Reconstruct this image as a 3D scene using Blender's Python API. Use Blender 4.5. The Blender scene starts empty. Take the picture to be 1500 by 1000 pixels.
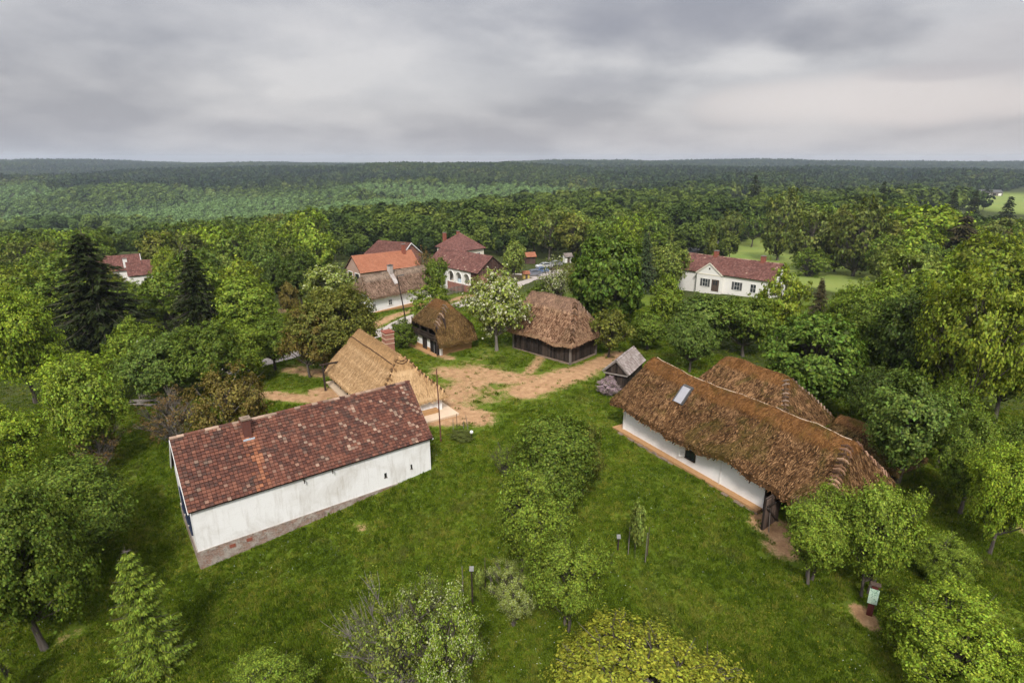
import bpy, math, random
import numpy as np
from mathutils import Vector, Matrix, noise as mnoise

random.seed(7)
RNG = np.random.default_rng(7)
SC = bpy.context.scene
COL = SC.collection
PI = math.pi

# ------------------------------------------------------------------ camera model (a 20 mm lens on a drone)
FPX, PITCH, CAMH = 850.0, 0.301, 21.9
CP, SP = math.cos(PITCH), math.sin(PITCH)


def S(x, a, b):
    t = np.clip((np.asarray(x, float) - a) / (b - a), 0, 1)
    return t * t * (3 - 2 * t)


FARY = [78, 100, 130, 180, 260, 450, 700, 1000, 1450, 1900, 2700, 3300, 5000, 9000]
FARZ = [0, -2.2, -5, -8, -11.5, -20, -27, -17, 1, -8, 7, 0, 5, 5]


def hfun(x, y):
    """height of the ground above the foot of the white house"""
    x = np.asarray(x, float); y = np.asarray(y, float)
    q = y + 0.35 * x
    a = 1.35 * S(q, 20, 36) - 0.05 * np.clip(20 - q, 0, 30)
    a = a - 0.06 * np.clip(-22 - x, 0, 28) * S(y, 20, 50)
    a = a + np.interp(y, FARY, FARZ)
    a = a - 0.9 * S(x, 20, 35) * S(y, 85, 108)
    a = a + 5 * S(x, 60, 200) * S(y, 200, 350) * (1 - S(y, 800, 1200))
    a = a - 5 * S(-x, 30, 260) * S(y, 150, 400) * (1 - S(y, 1200, 2000))
    far = S(y, 700, 1700)
    mid = S(y, 240, 380) * (1 - S(y, 1050, 1400))
    a = a + mid * (4.5 * np.sin(x / 78 + y / 140) * np.sin(y / 88 + 0.6) + 3 * np.sin(x / 47 - y / 66 + 1.0))
    a = a - 13 * S(y, 1000, 1450) * (1 - S(y, 1700, 2100)) * np.clip(S(x, 150, 700) + S(-x, 700, 1200) + 0.45 * np.sin(x / 260 + 0.5), 0, 1.2)
    a = a - 9 * S(-x - 0.28 * y, -20, 60) * S(y, 210, 300) * (1 - S(y, 650, 900))
    a = a + 9 * S(y, 2100, 2700) * (1 - S(y, 3000, 3300)) * np.clip(np.sin(x / 620 - 0.4), -0.3, 1)
    a = a + S(y, 900, 1400) * (2.6 * np.sin(x / 118 + y / 500) + 1.6 * np.sin(x / 53 + y / 300 + 2))
    a = a + far * (3.5 * np.sin(x / 390 + 0.6) + 2.5 * np.sin(x / 173 + y / 390) + 5 * np.sin(y / 190 + x / 500) * S(-y, -2300, -1500))
    a = a + 0.06 * np.sin(x / 2.7 + y / 4.1) + 0.05 * np.sin(y / 1.9 - x / 3.3)
    return a


def hz(x, y):
    return float(hfun(x, y))


def ray(px, py):
    u = (px - 750) / FPX; v = (py - 500) / FPX
    return u, CP - v * SP, SP + v * CP          # right, forward, down per unit


def at(px, py):
    """the ground point seen at a pixel of the photograph"""
    u, F, D = ray(px, py)
    lo, hi = 5.0, 6.0
    while CAMH - D * hi > hz(u * hi, F * hi) and hi < 6000:
        lo = hi; hi *= 1.06
    for _ in range(40):
        m = (lo + hi) / 2
        if CAMH - D * m > hz(u * m, F * m): lo = m
        else: hi = m
    return Vector((u * hi, F * hi, hz(u * hi, F * hi)))


def atz(px, py, z):
    u, F, D = ray(px, py); t = (CAMH - z) / D
    return Vector((u * t, F * t, z))


def depth(y, z):
    return y * CP + (CAMH - z) * SP


# ------------------------------------------------------------------ objects
def tag(o, label=None, cat=None, group=None, kind=None):
    if label: o['label'] = label
    if cat: o['category'] = cat
    if group: o['group'] = group
    if kind: o['kind'] = kind
    return o


def root(name, label, cat, loc, az=0.0, group=None):
    o = bpy.data.objects.new(name, None); COL.objects.link(o)
    o.location = loc; o.rotation_euler = (0, 0, az); o.empty_display_size = 0.5
    return tag(o, label, cat, group)


def link(name, me, parent=None, loc=None, rz=0.0):
    o = bpy.data.objects.new(name, me); COL.objects.link(o)
    if parent is not None: o.parent = parent
    if loc is not None: o.location = loc
    if rz: o.rotation_euler = (0, 0, rz)
    return o


class MB:
    """collects faces, builds one mesh"""
    def __init__(s):
        s.v = []; s.f = []; s.m = []; s.a = []

    def face(s, pts, m=0, a=0.0):
        n = len(s.v); s.v.extend([tuple(p) for p in pts]); s.f.append(tuple(range(n, n + len(pts)))); s.m.append(m); s.a.extend([a] * len(pts))

    def poly(s, verts, faces, m=0, a=0.0):
        n = len(s.v); s.v.extend([tuple(p) for p in verts]); s.a.extend([a] * len(verts))
        for f in faces:
            s.f.append(tuple(n + i for i in f)); s.m.append(m)

    def box(s, x0, x1, y0, y1, z0, z1, m=0, a=0.0):
        s.poly([(x0, y0, z0), (x1, y0, z0), (x1, y1, z0), (x0, y1, z0), (x0, y0, z1), (x1, y0, z1), (x1, y1, z1), (x0, y1, z1)],
               [(0, 3, 2, 1), (4, 5, 6, 7), (0, 1, 5, 4), (1, 2, 6, 5), (2, 3, 7, 6), (3, 0, 4, 7)], m, a)

    def bar(s, p, q, w, h=None, m=0, up=(0, 0, 1), a=0.0):
        """a square bar from p to q"""
        p = Vector(p); q = Vector(q); d = (q - p); h = h or w
        d.normalize(); u = Vector(up)
        if abs(d.dot(u)) > 0.95: u = Vector((1, 0, 0))
        sx = d.cross(u).normalized() * (w / 2); sy = sx.cross(d).normalized() * (h / 2)
        vs = [p - sx - sy, p + sx - sy, p + sx + sy, p - sx + sy, q - sx - sy, q + sx - sy, q + sx + sy, q - sx + sy]
        s.poly(vs, [(0, 3, 2, 1), (4, 5, 6, 7), (0, 1, 5, 4), (1, 2, 6, 5), (2, 3, 7, 6), (3, 0, 4, 7)], m, a)

    def tube(s, pts, rad, n=6, m=0, cap=True, a=0.0):
        pts = [Vector(p) for p in pts]; rings = []
        base = len(s.v)
        for i, p in enumerate(pts):
            d = (pts[min(i + 1, len(pts) - 1)] - pts[max(i - 1, 0)])
            if d.length < 1e-9: d = Vector((0, 0, 1))
            d.normalize()
            u = Vector((1, 0, 0)) if abs(d.x) < 0.8 else Vector((0, 1, 0))
            e1 = d.cross(u).normalized(); e2 = d.cross(e1)
            r = rad[i] if hasattr(rad, '__len__') else rad
            for k in range(n):
                t = 2 * PI * k / n
                s.v.append(tuple(p + e1 * (r * math.cos(t)) + e2 * (r * math.sin(t)))); s.a.append(a)
        for i in range(len(pts) - 1):
            for k in range(n):
                b = base + i * n; k2 = (k + 1) % n
                s.f.append((b + k, b + k2, b + n + k2, b + n + k)); s.m.append(m)
        if cap:
            s.f.append(tuple(base + k for k in reversed(range(n)))); s.m.append(m)
            b = base + (len(pts) - 1) * n
            s.f.append(tuple(b + k for k in range(n))); s.m.append(m)

    def mesh(s, name, mats, attr=None, smooth=False):
        me = bpy.data.meshes.new(name)
        me.from_pydata(s.v, [], s.f)
        for m in mats: me.materials.append(m)
        if any(s.m): me.polygons.foreach_set('material_index', s.m)
        if attr:
            at_ = me.attributes.new(attr, 'FLOAT', 'POINT'); at_.data.foreach_set('value', np.array(s.a, np.float32))
        if smooth: me.polygons.foreach_set('use_smooth', [True] * len(me.polygons))
        me.update()
        return me

    def build(s, name, mats, parent=None, attr=None, smooth=False, loc=None, rz=0.0):
        if not isinstance(mats, (list, tuple)): mats = [mats]
        return link(name, s.mesh(name, mats, attr, smooth), parent, loc, rz)


# ------------------------------------------------------------------ materials
def lin(c):
    """0-255 sRGB to linear"""
    return tuple(((x / 255) / 12.92 if x / 255 <= 0.04045 else ((x / 255 + 0.055) / 1.055) ** 2.4) for x in c) + (1,)


class NT:
    def __init__(s, name):
        s.mat = bpy.data.materials.new(name); s.mat.use_nodes = True
        s.t = s.mat.node_tree; s.t.nodes.clear()
        s.out = s.n('ShaderNodeOutputMaterial')

    def n(s, typ, **kw):
        nd = s.t.nodes.new(typ)
        for k, v in kw.items():
            if k.startswith('i_'):
                key = k[2:]
                key = int(key) if key.isdigit() else key.replace('_', ' ')
                nd.inputs[key].default_value = v
            else: setattr(nd, k, v)
        return nd

    def l(s, a, b): s.t.links.new(a, b); return b

    def noise(s, vec, scale, detail=4, rough=0.55, dist=0.0):
        nd = s.n('ShaderNodeTexNoise'); nd.inputs['Scale'].default_value = scale; nd.inputs['Detail'].default_value = detail
        nd.inputs['Roughness'].default_value = rough; nd.inputs['Distortion'].default_value = dist
        if vec is not None: s.l(vec, nd.inputs['Vector'])
        return nd.outputs['Fac']

    def ramp(s, fac, stops, interp='LINEAR'):
        nd = s.n('ShaderNodeValToRGB'); cr = nd.color_ramp; cr.interpolation = interp
        while len(cr.elements) > 1: cr.elements.remove(cr.elements[-1])
        for i, (p, c) in enumerate(stops):
            e = cr.elements[0] if i == 0 else cr.elements.new(p)
            e.position = p
            if not hasattr(c, '__len__'): c = (c, c, c, 1)
            e.color = c if len(c) == 4 else tuple(c) + (1,)
        if fac is not None: s.l(fac, nd.inputs['Fac'])
        return nd.outputs['Color']

    def mix(s, fac, a, b, mode='MIX'):
        nd = s.n('ShaderNodeMix', data_type='RGBA', blend_type=mode)
        for idx, val in ((0, fac), (6, a), (7, b)):
            if hasattr(val, 'is_linked') or isinstance(val, bpy.types.NodeSocket): s.l(val, nd.inputs[idx])
            elif idx == 0: nd.inputs[0].default_value = val
            else: nd.inputs[idx].default_value = val if len(val) == 4 else tuple(val) + (1,)
        return nd.outputs[2]

    def math(s, op, a, b=None, clamp=False):
        nd = s.n('ShaderNodeMath', operation=op, use_clamp=clamp)
        for i, v in enumerate((a, b)):
            if v is None: continue
            if isinstance(v, bpy.types.NodeSocket): s.l(v, nd.inputs[i])
            else: nd.inputs[i].default_value = v
        return nd.outputs[0]

    def attr(s, name):
        nd = s.n('ShaderNodeAttribute', attribute_name=name); return nd

    def obj(s):
        return s.n('ShaderNodeTexCoord').outputs['Object']

    def geo(s): return s.n('ShaderNodeNewGeometry')

    def bump(s, height, strength=0.5, dist=0.02):
        nd = s.n('ShaderNodeBump'); nd.inputs['Strength'].default_value = strength; nd.inputs['Distance'].default_value = dist
        s.l(height, nd.inputs['Height']); return nd.outputs['Normal']

    def principled(s, color, rough=0.8, normal=None, metal=0.0, spec=0.3):
        p = s.n('ShaderNodeBsdfPrincipled')
        if isinstance(color, bpy.types.NodeSocket): s.l(color, p.inputs['Base Color'])
        else: p.inputs['Base Color'].default_value = color if len(color) == 4 else tuple(color) + (1,)
        if isinstance(rough, bpy.types.NodeSocket): s.l(rough, p.inputs['Roughness'])
        else: p.inputs['Roughness'].default_value = rough
        p.inputs['Metallic'].default_value = metal
        p.inputs['Specular IOR Level'].default_value = spec
        if normal is not None: s.l(normal, p.inputs['Normal'])
        s.l(p.outputs[0], s.out.inputs['Surface'])
        return p


def mat_plain(name, rgb, rough=0.8, var=0.25, scale=6.0, bump=0.3, metal=0.0, spec=0.3):
    """one colour, unevenly worn"""
    t = NT(name); v = t.obj()
    f = t.noise(v, scale, 6, 0.6)
    c = t.mix(f, tuple(x * (1 - var) for x in rgb[:3]), tuple(min(1, x * (1 + var)) for x in rgb[:3]))
    g = t.noise(v, scale * 5, 3)
    t.principled(c, rough, t.bump(g, bump, 0.01), metal, spec)
    return t.mat


def mat_plaster(name, base=(0.86, 0.86, 0.85), stain=(0.48, 0.44, 0.38), amount=0.75):
    t = NT(name); v = t.obj()
    big = t.ramp(t.noise(v, 0.55, 6, 0.65, 0.6), [(0.46, 0), (0.68, 1)])
    mp = t.n('ShaderNodeMapping'); mp.inputs['Scale'].default_value = (2.5, 2.5, 0.35); t.l(v, mp.inputs['Vector'])
    streak = t.ramp(t.noise(mp.outputs[0], 1.6, 5, 0.7), [(0.5, 0), (0.75, 1)])
    small = t.noise(v, 9, 5, 0.6)
    m = t.math('MULTIPLY', t.math('ADD', t.math('MULTIPLY', big, 0.6), t.math('MULTIPLY', streak, 0.6)), amount, True)
    c = t.mix(m, base, stain)
    sz = t.n('ShaderNodeSeparateXYZ'); t.l(v, sz.inputs[0])
    low = t.math('MULTIPLY', t.ramp(sz.outputs[2], [(0.0, 1), (1.0, 0)]), t.ramp(t.noise(v, 1.3, 6, 0.7), [(0.44, 0), (0.62, 1)]))
    c = t.mix(t.math('MULTIPLY', low, amount), c, tuple(x * 0.75 for x in stain))
    c = t.mix(t.ramp(small, [(0.6, 0), (0.72, 1)]), c, t.mix(0.25, c, stain))
    t.principled(c, 0.9, t.bump(t.noise(v, 14, 4), 0.35, 0.015), 0, 0.2)
    return t.mat


def mat_wood(name, dark, light, axis=2, rough=0.85):
    """weathered boards: streaks run along one axis"""
    t = NT(name); v = t.obj()
    mp = t.n('ShaderNodeMapping'); sc = [9, 9, 9]; sc[axis] = 0.5
    mp.inputs['Scale'].default_value = sc; t.l(v, mp.inputs['Vector'])
    f = t.noise(mp.outputs[0], 1.0, 6, 0.65)
    r = t.geo().outputs['Random Per Island']
    f2 = t.math('ADD', t.math('MULTIPLY', f, 0.7), t.math('MULTIPLY', r, 0.4))
    c = t.ramp(f2, [(0.3, dark), (0.62, tuple((a + b) / 2 for a, b in zip(dark, light))), (0.85, light)])
    t.principled(c, rough, t.bump(f, 0.5, 0.02), 0, 0.2)
    return t.mat


def mat_thatch(name, cols, moss, moss_amt, cap_col):
    """old reed: every straw has a shade of its own, moss lies in patches, the ridge cap is newer"""
    t = NT(name); g = t.geo(); v = t.obj()
    r = g.outputs['Random Per Island']
    n1 = t.noise(v, 0.9, 5, 0.6)
    n2 = t.noise(v, 5.0, 4, 0.6)
    f = t.math('ADD', t.math('MULTIPLY', r, 0.80), t.math('ADD', t.math('MULTIPLY', n1, 0.55), t.math('MULTIPLY', n2, 0.35)))
    mp = t.n('ShaderNodeMapping'); mp.inputs['Scale'].default_value = (4.0, 0.45, 0.45); t.l(v, mp.inputs['Vector'])
    f = t.math('ADD', f, t.math('MULTIPLY', t.noise(mp.outputs[0], 1.0, 4, 0.6), 0.5))
    f = t.math('SUBTRACT', f, 0.60)
    c = t.ramp(f, [(0.15, cols[0]), (0.45, cols[1]), (0.62, cols[2]), (0.85, cols[3])])
    cap = t.attr('cap').outputs['Fac']
    c = t.mix(t.math('MULTIPLY', cap, 0.75), c, t.mix(r, tuple(x * 0.45 for x in cap_col[:3]), tuple(x * 1.25 for x in cap_col[:3])))
    mm = t.ramp(t.noise(v, 0.42, 6, 0.68, 0.8), [(0.5, 0), (0.64, 1)])
    c = t.mix(t.math('MULTIPLY', mm, moss_amt), c, t.mix(r, tuple(x * 0.6 for x in moss), tuple(x * 1.4 for x in moss)))
    t.principled(c, 0.95, t.bump(t.noise(v, 25, 3), 0.5, 0.03), 0, 0.1)
    return t.mat


def mat_tiles(name, stops, lichen=0.3, patch=None):
    """fired tiles: each one has its own shade"""
    t = NT(name); g = t.geo(); v = t.obj()
    r = g.outputs['Random Per Island']
    n = t.noise(v, 0.5, 6, 0.7, 0.5)
    f = t.math('ADD', t.math('MULTIPLY', r, 0.48), t.math('ADD', t.math('MULTIPLY', n, 0.42), 0.05))
    c = t.ramp(f, stops)
    c = t.mix(t.math('MULTIPLY', t.ramp(t.noise(v, 11, 4, 0.7), [(0.42, 0), (0.62, 1)]), 0.4), c, t.mix(0.5, c, (0.04, 0.03, 0.028)))
    li = t.ramp(t.noise(v, 1.7, 8, 0.74, 0.4), [(0.50, 0), (0.66, 1)])
    c = t.mix(t.math('MULTIPLY', li, lichen), c, (0.05, 0.042, 0.036))
    a = t.attr('cap').outputs['Fac']                 # replaced / pale tiles
    ng = t.n('ShaderNodeMath', operation='MULTIPLY', use_clamp=True); t.l(a, ng.inputs[0]); ng.inputs[1].default_value = -1.0
    c = t.mix(ng.outputs[0], c, t.mix(r, (0.30, 0.105, 0.05), (0.46, 0.20, 0.10)))
    ps = t.n('ShaderNodeMath', operation='MULTIPLY', use_clamp=True); t.l(a, ps.inputs[0]); ps.inputs[1].default_value = 1.0; a = ps.outputs[0]
    pale = patch or (0.42, 0.30, 0.22)
    c = t.mix(t.math('MULTIPLY', a, 0.85), c, t.mix(r, tuple(x * 0.75 for x in pale), tuple(min(1, x * 1.25) for x in pale)))
    t.principled(c, 0.85, t.bump(t.noise(v, 30, 3), 0.4, 0.01), 0, 0.25)
    return t.mat


def mat_leaf(name, blossom=None, bl_amt=0.0, trans=0.26, var=0.72):
    """leaves: the tree's own colour comes from the object, each leaf varies round it"""
    t = NT(name); g = t.geo(); r = g.outputs['Random Per Island']
    oc = t.n('ShaderNodeObjectInfo')
    k = t.math('ADD', t.math('MULTIPLY', r, 2 * var), 1 - var)
    hv = t.n('ShaderNodeHueSaturation')
    r2 = t.math('FRACT', t.math('MULTIPLY', r, 37.7))
    t.l(t.math('ADD', t.math('MULTIPLY', r2, 0.05), 0.475), hv.inputs['Hue'])
    hv.inputs['Saturation'].default_value = 0.98
    t.l(k, hv.inputs['Value']); t.l(oc.outputs['Color'], hv.inputs['Color'])
    c = hv.outputs[0]
    c = t.mix(t.ramp(t.noise(t.obj(), 0.8, 2), [(0.35, 0), (0.65, 1)]), c, t.mix(0.5, c, t.mix(1.0, c, (1.18, 1.16, 0.8, 1), 'MULTIPLY')))
    if blossom:
        r3 = t.math('FRACT', t.math('MULTIPLY', r, 91.3))
        c = t.mix(t.math('LESS_THAN', r3, bl_amt), c, blossom)
    d = t.n('ShaderNodeBsdfDiffuse'); tr = t.n('ShaderNodeBsdfTranslucent'); gl = t.n('ShaderNodeBsdfGlossy'); gl.inputs['Roughness'].default_value = 0.45
    t.l(t.mix(0.6, c, (0.5, 0.5, 0.4, 1)), gl.inputs['Color'])
    t.l(c, d.inputs['Color']); t.l(t.mix(1.0, c, (1.5, 1.5, 0.7, 1), 'MULTIPLY'), tr.inputs['Color'])
    m1 = t.n('ShaderNodeMixShader'); m1.inputs[0].default_value = trans; t.l(d.outputs[0], m1.inputs[1]); t.l(tr.outputs[0], m1.inputs[2])
    m2 = t.n('ShaderNodeMixShader'); m2.inputs[0].default_value = 0.03; t.l(m1.outputs[0], m2.inputs[1]); t.l(gl.outputs[0], m2.inputs[2])
    t.l(m2.outputs[0], t.out.inputs['Surface'])
    return t.mat


def mat_far_leaf(name):
    """distant wood: colour zones by where each tree stands"""
    t = NT(name); g = t.geo(); r = g.outputs['Random Per Island']
    oi = t.n('ShaderNodeObjectInfo')
    zone = t.noise(oi.outputs['Location'], 0.006, 3, 0.6)
    f = t.math('ADD', t.math('MULTIPLY', zone, 0.70), t.math('MULTIPLY', oi.outputs['Random'], 0.32))
    c = t.ramp(f, [(0.30, (0.040, 0.062, 0.020)), (0.42, (0.072, 0.112, 0.024)), (0.52, (0.125, 0.168, 0.032)), (0.60, (0.092, 0.132, 0.028)), (0.68, (0.170, 0.205, 0.040)), (0.80, (0.155, 0.140, 0.046))])
    young = t.attr('tone'); young.attribute_type = 'INSTANCER'
    dk = t.n('ShaderNodeMath', operation='MULTIPLY', use_clamp=True); t.l(young.outputs['Fac'], dk.inputs[0]); dk.inputs[1].default_value = -1.0
    up = t.n('ShaderNodeMath', operation='MULTIPLY', use_clamp=True); t.l(young.outputs['Fac'], up.inputs[0]); up.inputs[1].default_value = 1.0
    c = t.mix(up.outputs[0], c, (0.21, 0.33, 0.115)); c = t.mix(dk.outputs[0], c, (0.024, 0.047, 0.034))
    hv = t.n('ShaderNodeHueSaturation'); t.l(t.math('ADD', t.math('MULTIPLY', r, 0.9), 0.50), hv.inputs['Value']); t.l(c, hv.inputs['Color'])
    d = t.n('ShaderNodeBsdfDiffuse'); tr = t.n('ShaderNodeBsdfTranslucent')
    t.l(hv.outputs[0], d.inputs['Color']); t.l(hv.outputs[0], tr.inputs['Color'])
    m1 = t.n('ShaderNodeMixShader'); m1.inputs[0].default_value = 0.2; t.l(d.outputs[0], m1.inputs[1]); t.l(tr.outputs[0], m1.inputs[2])
    t.l(m1.outputs[0], t.out.inputs['Surface'])
    return t.mat


def mat_bark(name, a=(0.045, 0.035, 0.028), b=(0.16, 0.14, 0.12)):
    t = NT(name); v = t.obj()
    mp = t.n('ShaderNodeMapping'); mp.inputs['Scale'].default_value = (6, 6, 1.2); t.l(v, mp.inputs['Vector'])
    f = t.noise(mp.outputs[0], 2.0, 5, 0.65)
    t.principled(t.ramp(f, [(0.3, a), (0.7, b)]), 0.95, t.bump(f, 0.8, 0.03), 0, 0.1)
    return t.mat


M = dict(
    plaster=mat_plaster('lime_plaster'),
    plaster_clean=mat_plaster('fresh_lime_plaster', (0.88, 0.88, 0.87), (0.6, 0.58, 0.55), 0.2),
    cream=mat_plaster('cream_plaster', (0.78, 0.72, 0.60), (0.55, 0.48, 0.38), 0.2),
    clay=mat_plain('clay_plaster', (0.42, 0.24, 0.11), 0.95, 0.25, 3),
    pale_clay=mat_plain('pale_clay_floor', (0.62, 0.48, 0.34), 0.95, 0.15, 2),
    board=mat_wood('tarred_boards', (0.009, 0.007, 0.006), (0.085, 0.062, 0.050)),
    board_h=mat_wood('tarred_rails', (0.012, 0.009, 0.007), (0.09, 0.065, 0.05), 0),
    grey_wood=mat_wood('grey_weathered_wood', (0.08, 0.065, 0.055), (0.32, 0.28, 0.25)),
    door_wood=mat_wood('brown_weathered_door', (0.035, 0.025, 0.02), (0.17, 0.12, 0.095)),
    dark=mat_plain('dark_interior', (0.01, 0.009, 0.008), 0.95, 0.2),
    deck=mat_plain('roof_deck', (0.05, 0.03, 0.022), 0.95, 0.2),
    brick_red=mat_plain('red_brick', (0.26, 0.085, 0.055), 0.9, 0.4, 7, 0.5),
    white_trim=mat_plain('white_trim', (0.78, 0.77, 0.74), 0.7, 0.08),
    tin=mat_plain('grey_tin', (0.42, 0.42, 0.44), 0.45, 0.15, 4, 0.2, 0.3, 0.5),
    blue_pvc=mat_plain('pale_flashing', (0.5, 0.6, 0.68), 0.5, 0.15),
    black=mat_plain('black_paint', (0.015, 0.015, 0.016), 0.5, 0.2, 8, 0.1, 0, 0.5),
    bark=mat_bark('bark'), bark_pale=mat_bark('pale_bark', (0.10, 0.085, 0.075), (0.33, 0.30, 0.27)),
    leaf=mat_leaf('leaf'), needle=mat_leaf('needles', None, 0, 0.12, 0.55),
    blossom=mat_leaf('blossoming_leaf', (0.56, 0.56, 0.40, 1), 0.24), apple=mat_leaf('apple_leaf', (0.50, 0.53, 0.30, 1), 0.16),
    pale_bloom=mat_leaf('pale_bloom', (0.62, 0.45, 0.58, 1), 0.6),
    far_leaf=mat_far_leaf('far_leaf'),
    rubber=mat_plain('rubber', (0.02, 0.02, 0.02), 0.8, 0.2),
    thatch_old=mat_thatch('old_brown_thatch', [(0.014, 0.007, 0.003), (0.066, 0.033, 0.013), (0.150, 0.078, 0.034), (0.36, 0.205, 0.10)], (0.064, 0.054, 0.010), 0.65, (0.21, 0.095, 0.030)),
    thatch_barn=mat_thatch('red_brown_thatch', [(0.030, 0.013, 0.007), (0.125, 0.059, 0.032), (0.23, 0.118, 0.066), (0.42, 0.265, 0.165)], (0.09, 0.07, 0.03), 0.25, (0.31, 0.195, 0.135)),
    thatch_gran=mat_thatch('mossy_thatch', [(0.022, 0.013, 0.005), (0.078, 0.046, 0.016), (0.145, 0.088, 0.034), (0.29, 0.175, 0.075)], (0.095, 0.085, 0.018), 0.6, (0.24, 0.115, 0.045)),
    thatch_gold=mat_thatch('new_golden_thatch', [(0.26, 0.145, 0.066), (0.40, 0.245, 0.118), (0.50, 0.325, 0.165), (0.62, 0.43, 0.24)], (0.38, 0.23, 0.11), 0.2, (0.46, 0.275, 0.125)),
    thatch_grey=mat_thatch('grey_brown_thatch', [(0.055, 0.033, 0.022), (0.14, 0.087, 0.058), (0.215, 0.140, 0.098), (0.32, 0.215, 0.155)], (0.12, 0.09, 0.05), 0.2, (0.35, 0.265, 0.20)),
    tile_old=mat_tiles('old_red_tiles', [(0.1, (0.040, 0.020, 0.017)), (0.35, (0.102, 0.042, 0.030)), (0.55, (0.165, 0.064, 0.042)), (0.72, (0.215, 0.090, 0.058)), (0.88, (0.29, 0.15, 0.105))], 0.85),
    tile_new=mat_tiles('new_orange_tiles', [(0.1, (0.36, 0.135, 0.072)), (0.9, (0.47, 0.20, 0.115))], 0.08),
    tile_dark=mat_tiles('dark_red_tiles', [(0.1, (0.075, 0.032, 0.026)), (0.5, (0.15, 0.062, 0.046)), (0.9, (0.24, 0.11, 0.085))], 0.3),
    tile_red=mat_tiles('weathered_red_tiles', [(0.1, (0.095, 0.040, 0.034)), (0.5, (0.185, 0.078, 0.062)), (0.9, (0.29, 0.15, 0.12))], 0.35),
    shingle=mat_tiles('grey_shingles', [(0.1, (0.16, 0.12, 0.105)), (0.5, (0.32, 0.27, 0.245)), (0.9, (0.50, 0.44, 0.41))], 0.15),
)


def mat_glass(name='window_glass'):
    t = NT(name); t.principled((0.03, 0.036, 0.042), 0.08, None, 0, 0.6); return t.mat


M['glass'] = mat_glass()


def mat_paint(name, rgb):
    t = NT(name); p = t.principled(tuple(rgb) + (1,), 0.3, None, 0.3, 0.5); p.inputs['Coat Weight'].default_value = 0.6
    return t.mat


def mat_plinth():
    """worn brick footing with remains of plaster"""
    t = NT('worn_brick_footing'); v = t.obj()
    mp = t.n('ShaderNodeMapping'); mp.inputs['Rotation'].default_value = (PI / 2, 0, 0); t.l(v, mp.inputs['Vector'])
    br = t.n('ShaderNodeTexBrick'); t.l(mp.outputs[0], br.inputs['Vector'])
    br.inputs['Scale'].default_value = 1.0; br.inputs['Brick Width'].default_value = 0.28; br.inputs['Row Height'].default_value = 0.085; br.inputs['Mortar Size'].default_value = 0.014
    br.inputs['Color1'].default_value = (0.25, 0.11, 0.075, 1); br.inputs['Color2'].default_value = (0.36, 0.22, 0.16, 1); br.inputs['Mortar'].default_value = (0.36, 0.32, 0.28, 1)
    a = t.ramp(t.noise(v, 2.2, 7, 0.72), [(0.42, 0), (0.56, 1)])
    b = t.ramp(t.noise(v, 1.1, 6, 0.7), [(0.45, (0.36, 0.30, 0.26)), (0.6, (0.46, 0.42, 0.37))])
    c = t.mix(t.math('MULTIPLY', a, 0.85), br.outputs['Color'], b)
    dk = t.ramp(t.noise(v, 4.5, 5, 0.7), [(0.55, 0), (0.68, 1)])
    c = t.mix(t.math('MULTIPLY', dk, 0.65), c, (0.10, 0.075, 0.06))
    t.principled(c, 0.95, t.bump(t.math('ADD', a, t.noise(v, 12, 4)), 0.7, 0.04), 0, 0.15)
    return t.mat


M['plinth'] = mat_plinth()


def mat_ground():
    t = NT('meadow_ground'); v = t.obj()
    ca = t.attr('zones')
    sep = t.n('ShaderNodeSeparateColor'); t.l(ca.outputs['Color'], sep.inputs[0])
    dirt, wood, field = sep.outputs[0], sep.outputs[1], sep.outputs[2]
    n0 = t.noise(v, 0.06, 5, 0.6); n1 = t.noise(v, 0.33, 6, 0.65, 0.5); n2 = t.noise(v, 1.6, 5, 0.65); n3 = t.noise(v, 9, 4, 0.7)
    f = t.math('ADD', t.math('ADD', t.math('MULTIPLY', n1, 0.45), t.math('MULTIPLY', n2, 0.35)), t.math('MULTIPLY', n3, 0.3))
    gc = t.ramp(f, [(0.34, (0.040, 0.066, 0.007)), (0.48, (0.074, 0.116, 0.010)), (0.6, (0.115, 0.158, 0.015)), (0.72, (0.175, 0.172, 0.030))])
    dry = t.ramp(t.noise(v, 0.21, 6, 0.7, 1.0), [(0.56, 0), (0.7, 1)])
    gc = t.mix(t.math('MULTIPLY', dry, 0.5), gc, (0.135, 0.118, 0.045))
    dn = t.noise(v, 0.8, 8, 0.76, 0.9)
    dsum = t.math('ADD', t.math('MULTIPLY', dirt, 1.2), t.math('SUBTRACT', t.math('ADD', t.math('MULTIPLY', dn, 1.25), t.math('MULTIPLY', n3, 0.75)), 1.27))
    dm = t.ramp(dsum, [(0.34, 0), (0.64, 1)])
    dc = t.ramp(t.math('ADD', t.math('MULTIPLY', n2, 0.6), t.math('MULTIPLY', n3, 0.4)), [(0.3, (0.225, 0.125, 0.062)), (0.5, (0.385, 0.23, 0.122)), (0.7, (0.55, 0.375, 0.215))])
    c = t.mix(dm, gc, dc)
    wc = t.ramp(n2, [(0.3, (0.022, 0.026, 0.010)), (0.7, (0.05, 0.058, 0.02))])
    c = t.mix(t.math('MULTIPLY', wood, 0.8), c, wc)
    fc = t.ramp(n0, [(0.35, (0.17, 0.24, 0.055)), (0.65, (0.23, 0.265, 0.065))])
    c = t.mix(field, c, fc)
    t.principled(c, 0.95, t.bump(t.math('ADD', n2, n3), 0.6, 0.08), 0, 0.1)
    return t.mat


M['ground'] = mat_ground()
M['road'] = mat_plain('pale_gravel_road', (0.42, 0.37, 0.33), 0.95, 0.2, 1.5)
M['asphalt'] = mat_plain('worn_asphalt', (0.20, 0.20, 0.21), 0.9, 0.2, 1.0)
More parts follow.
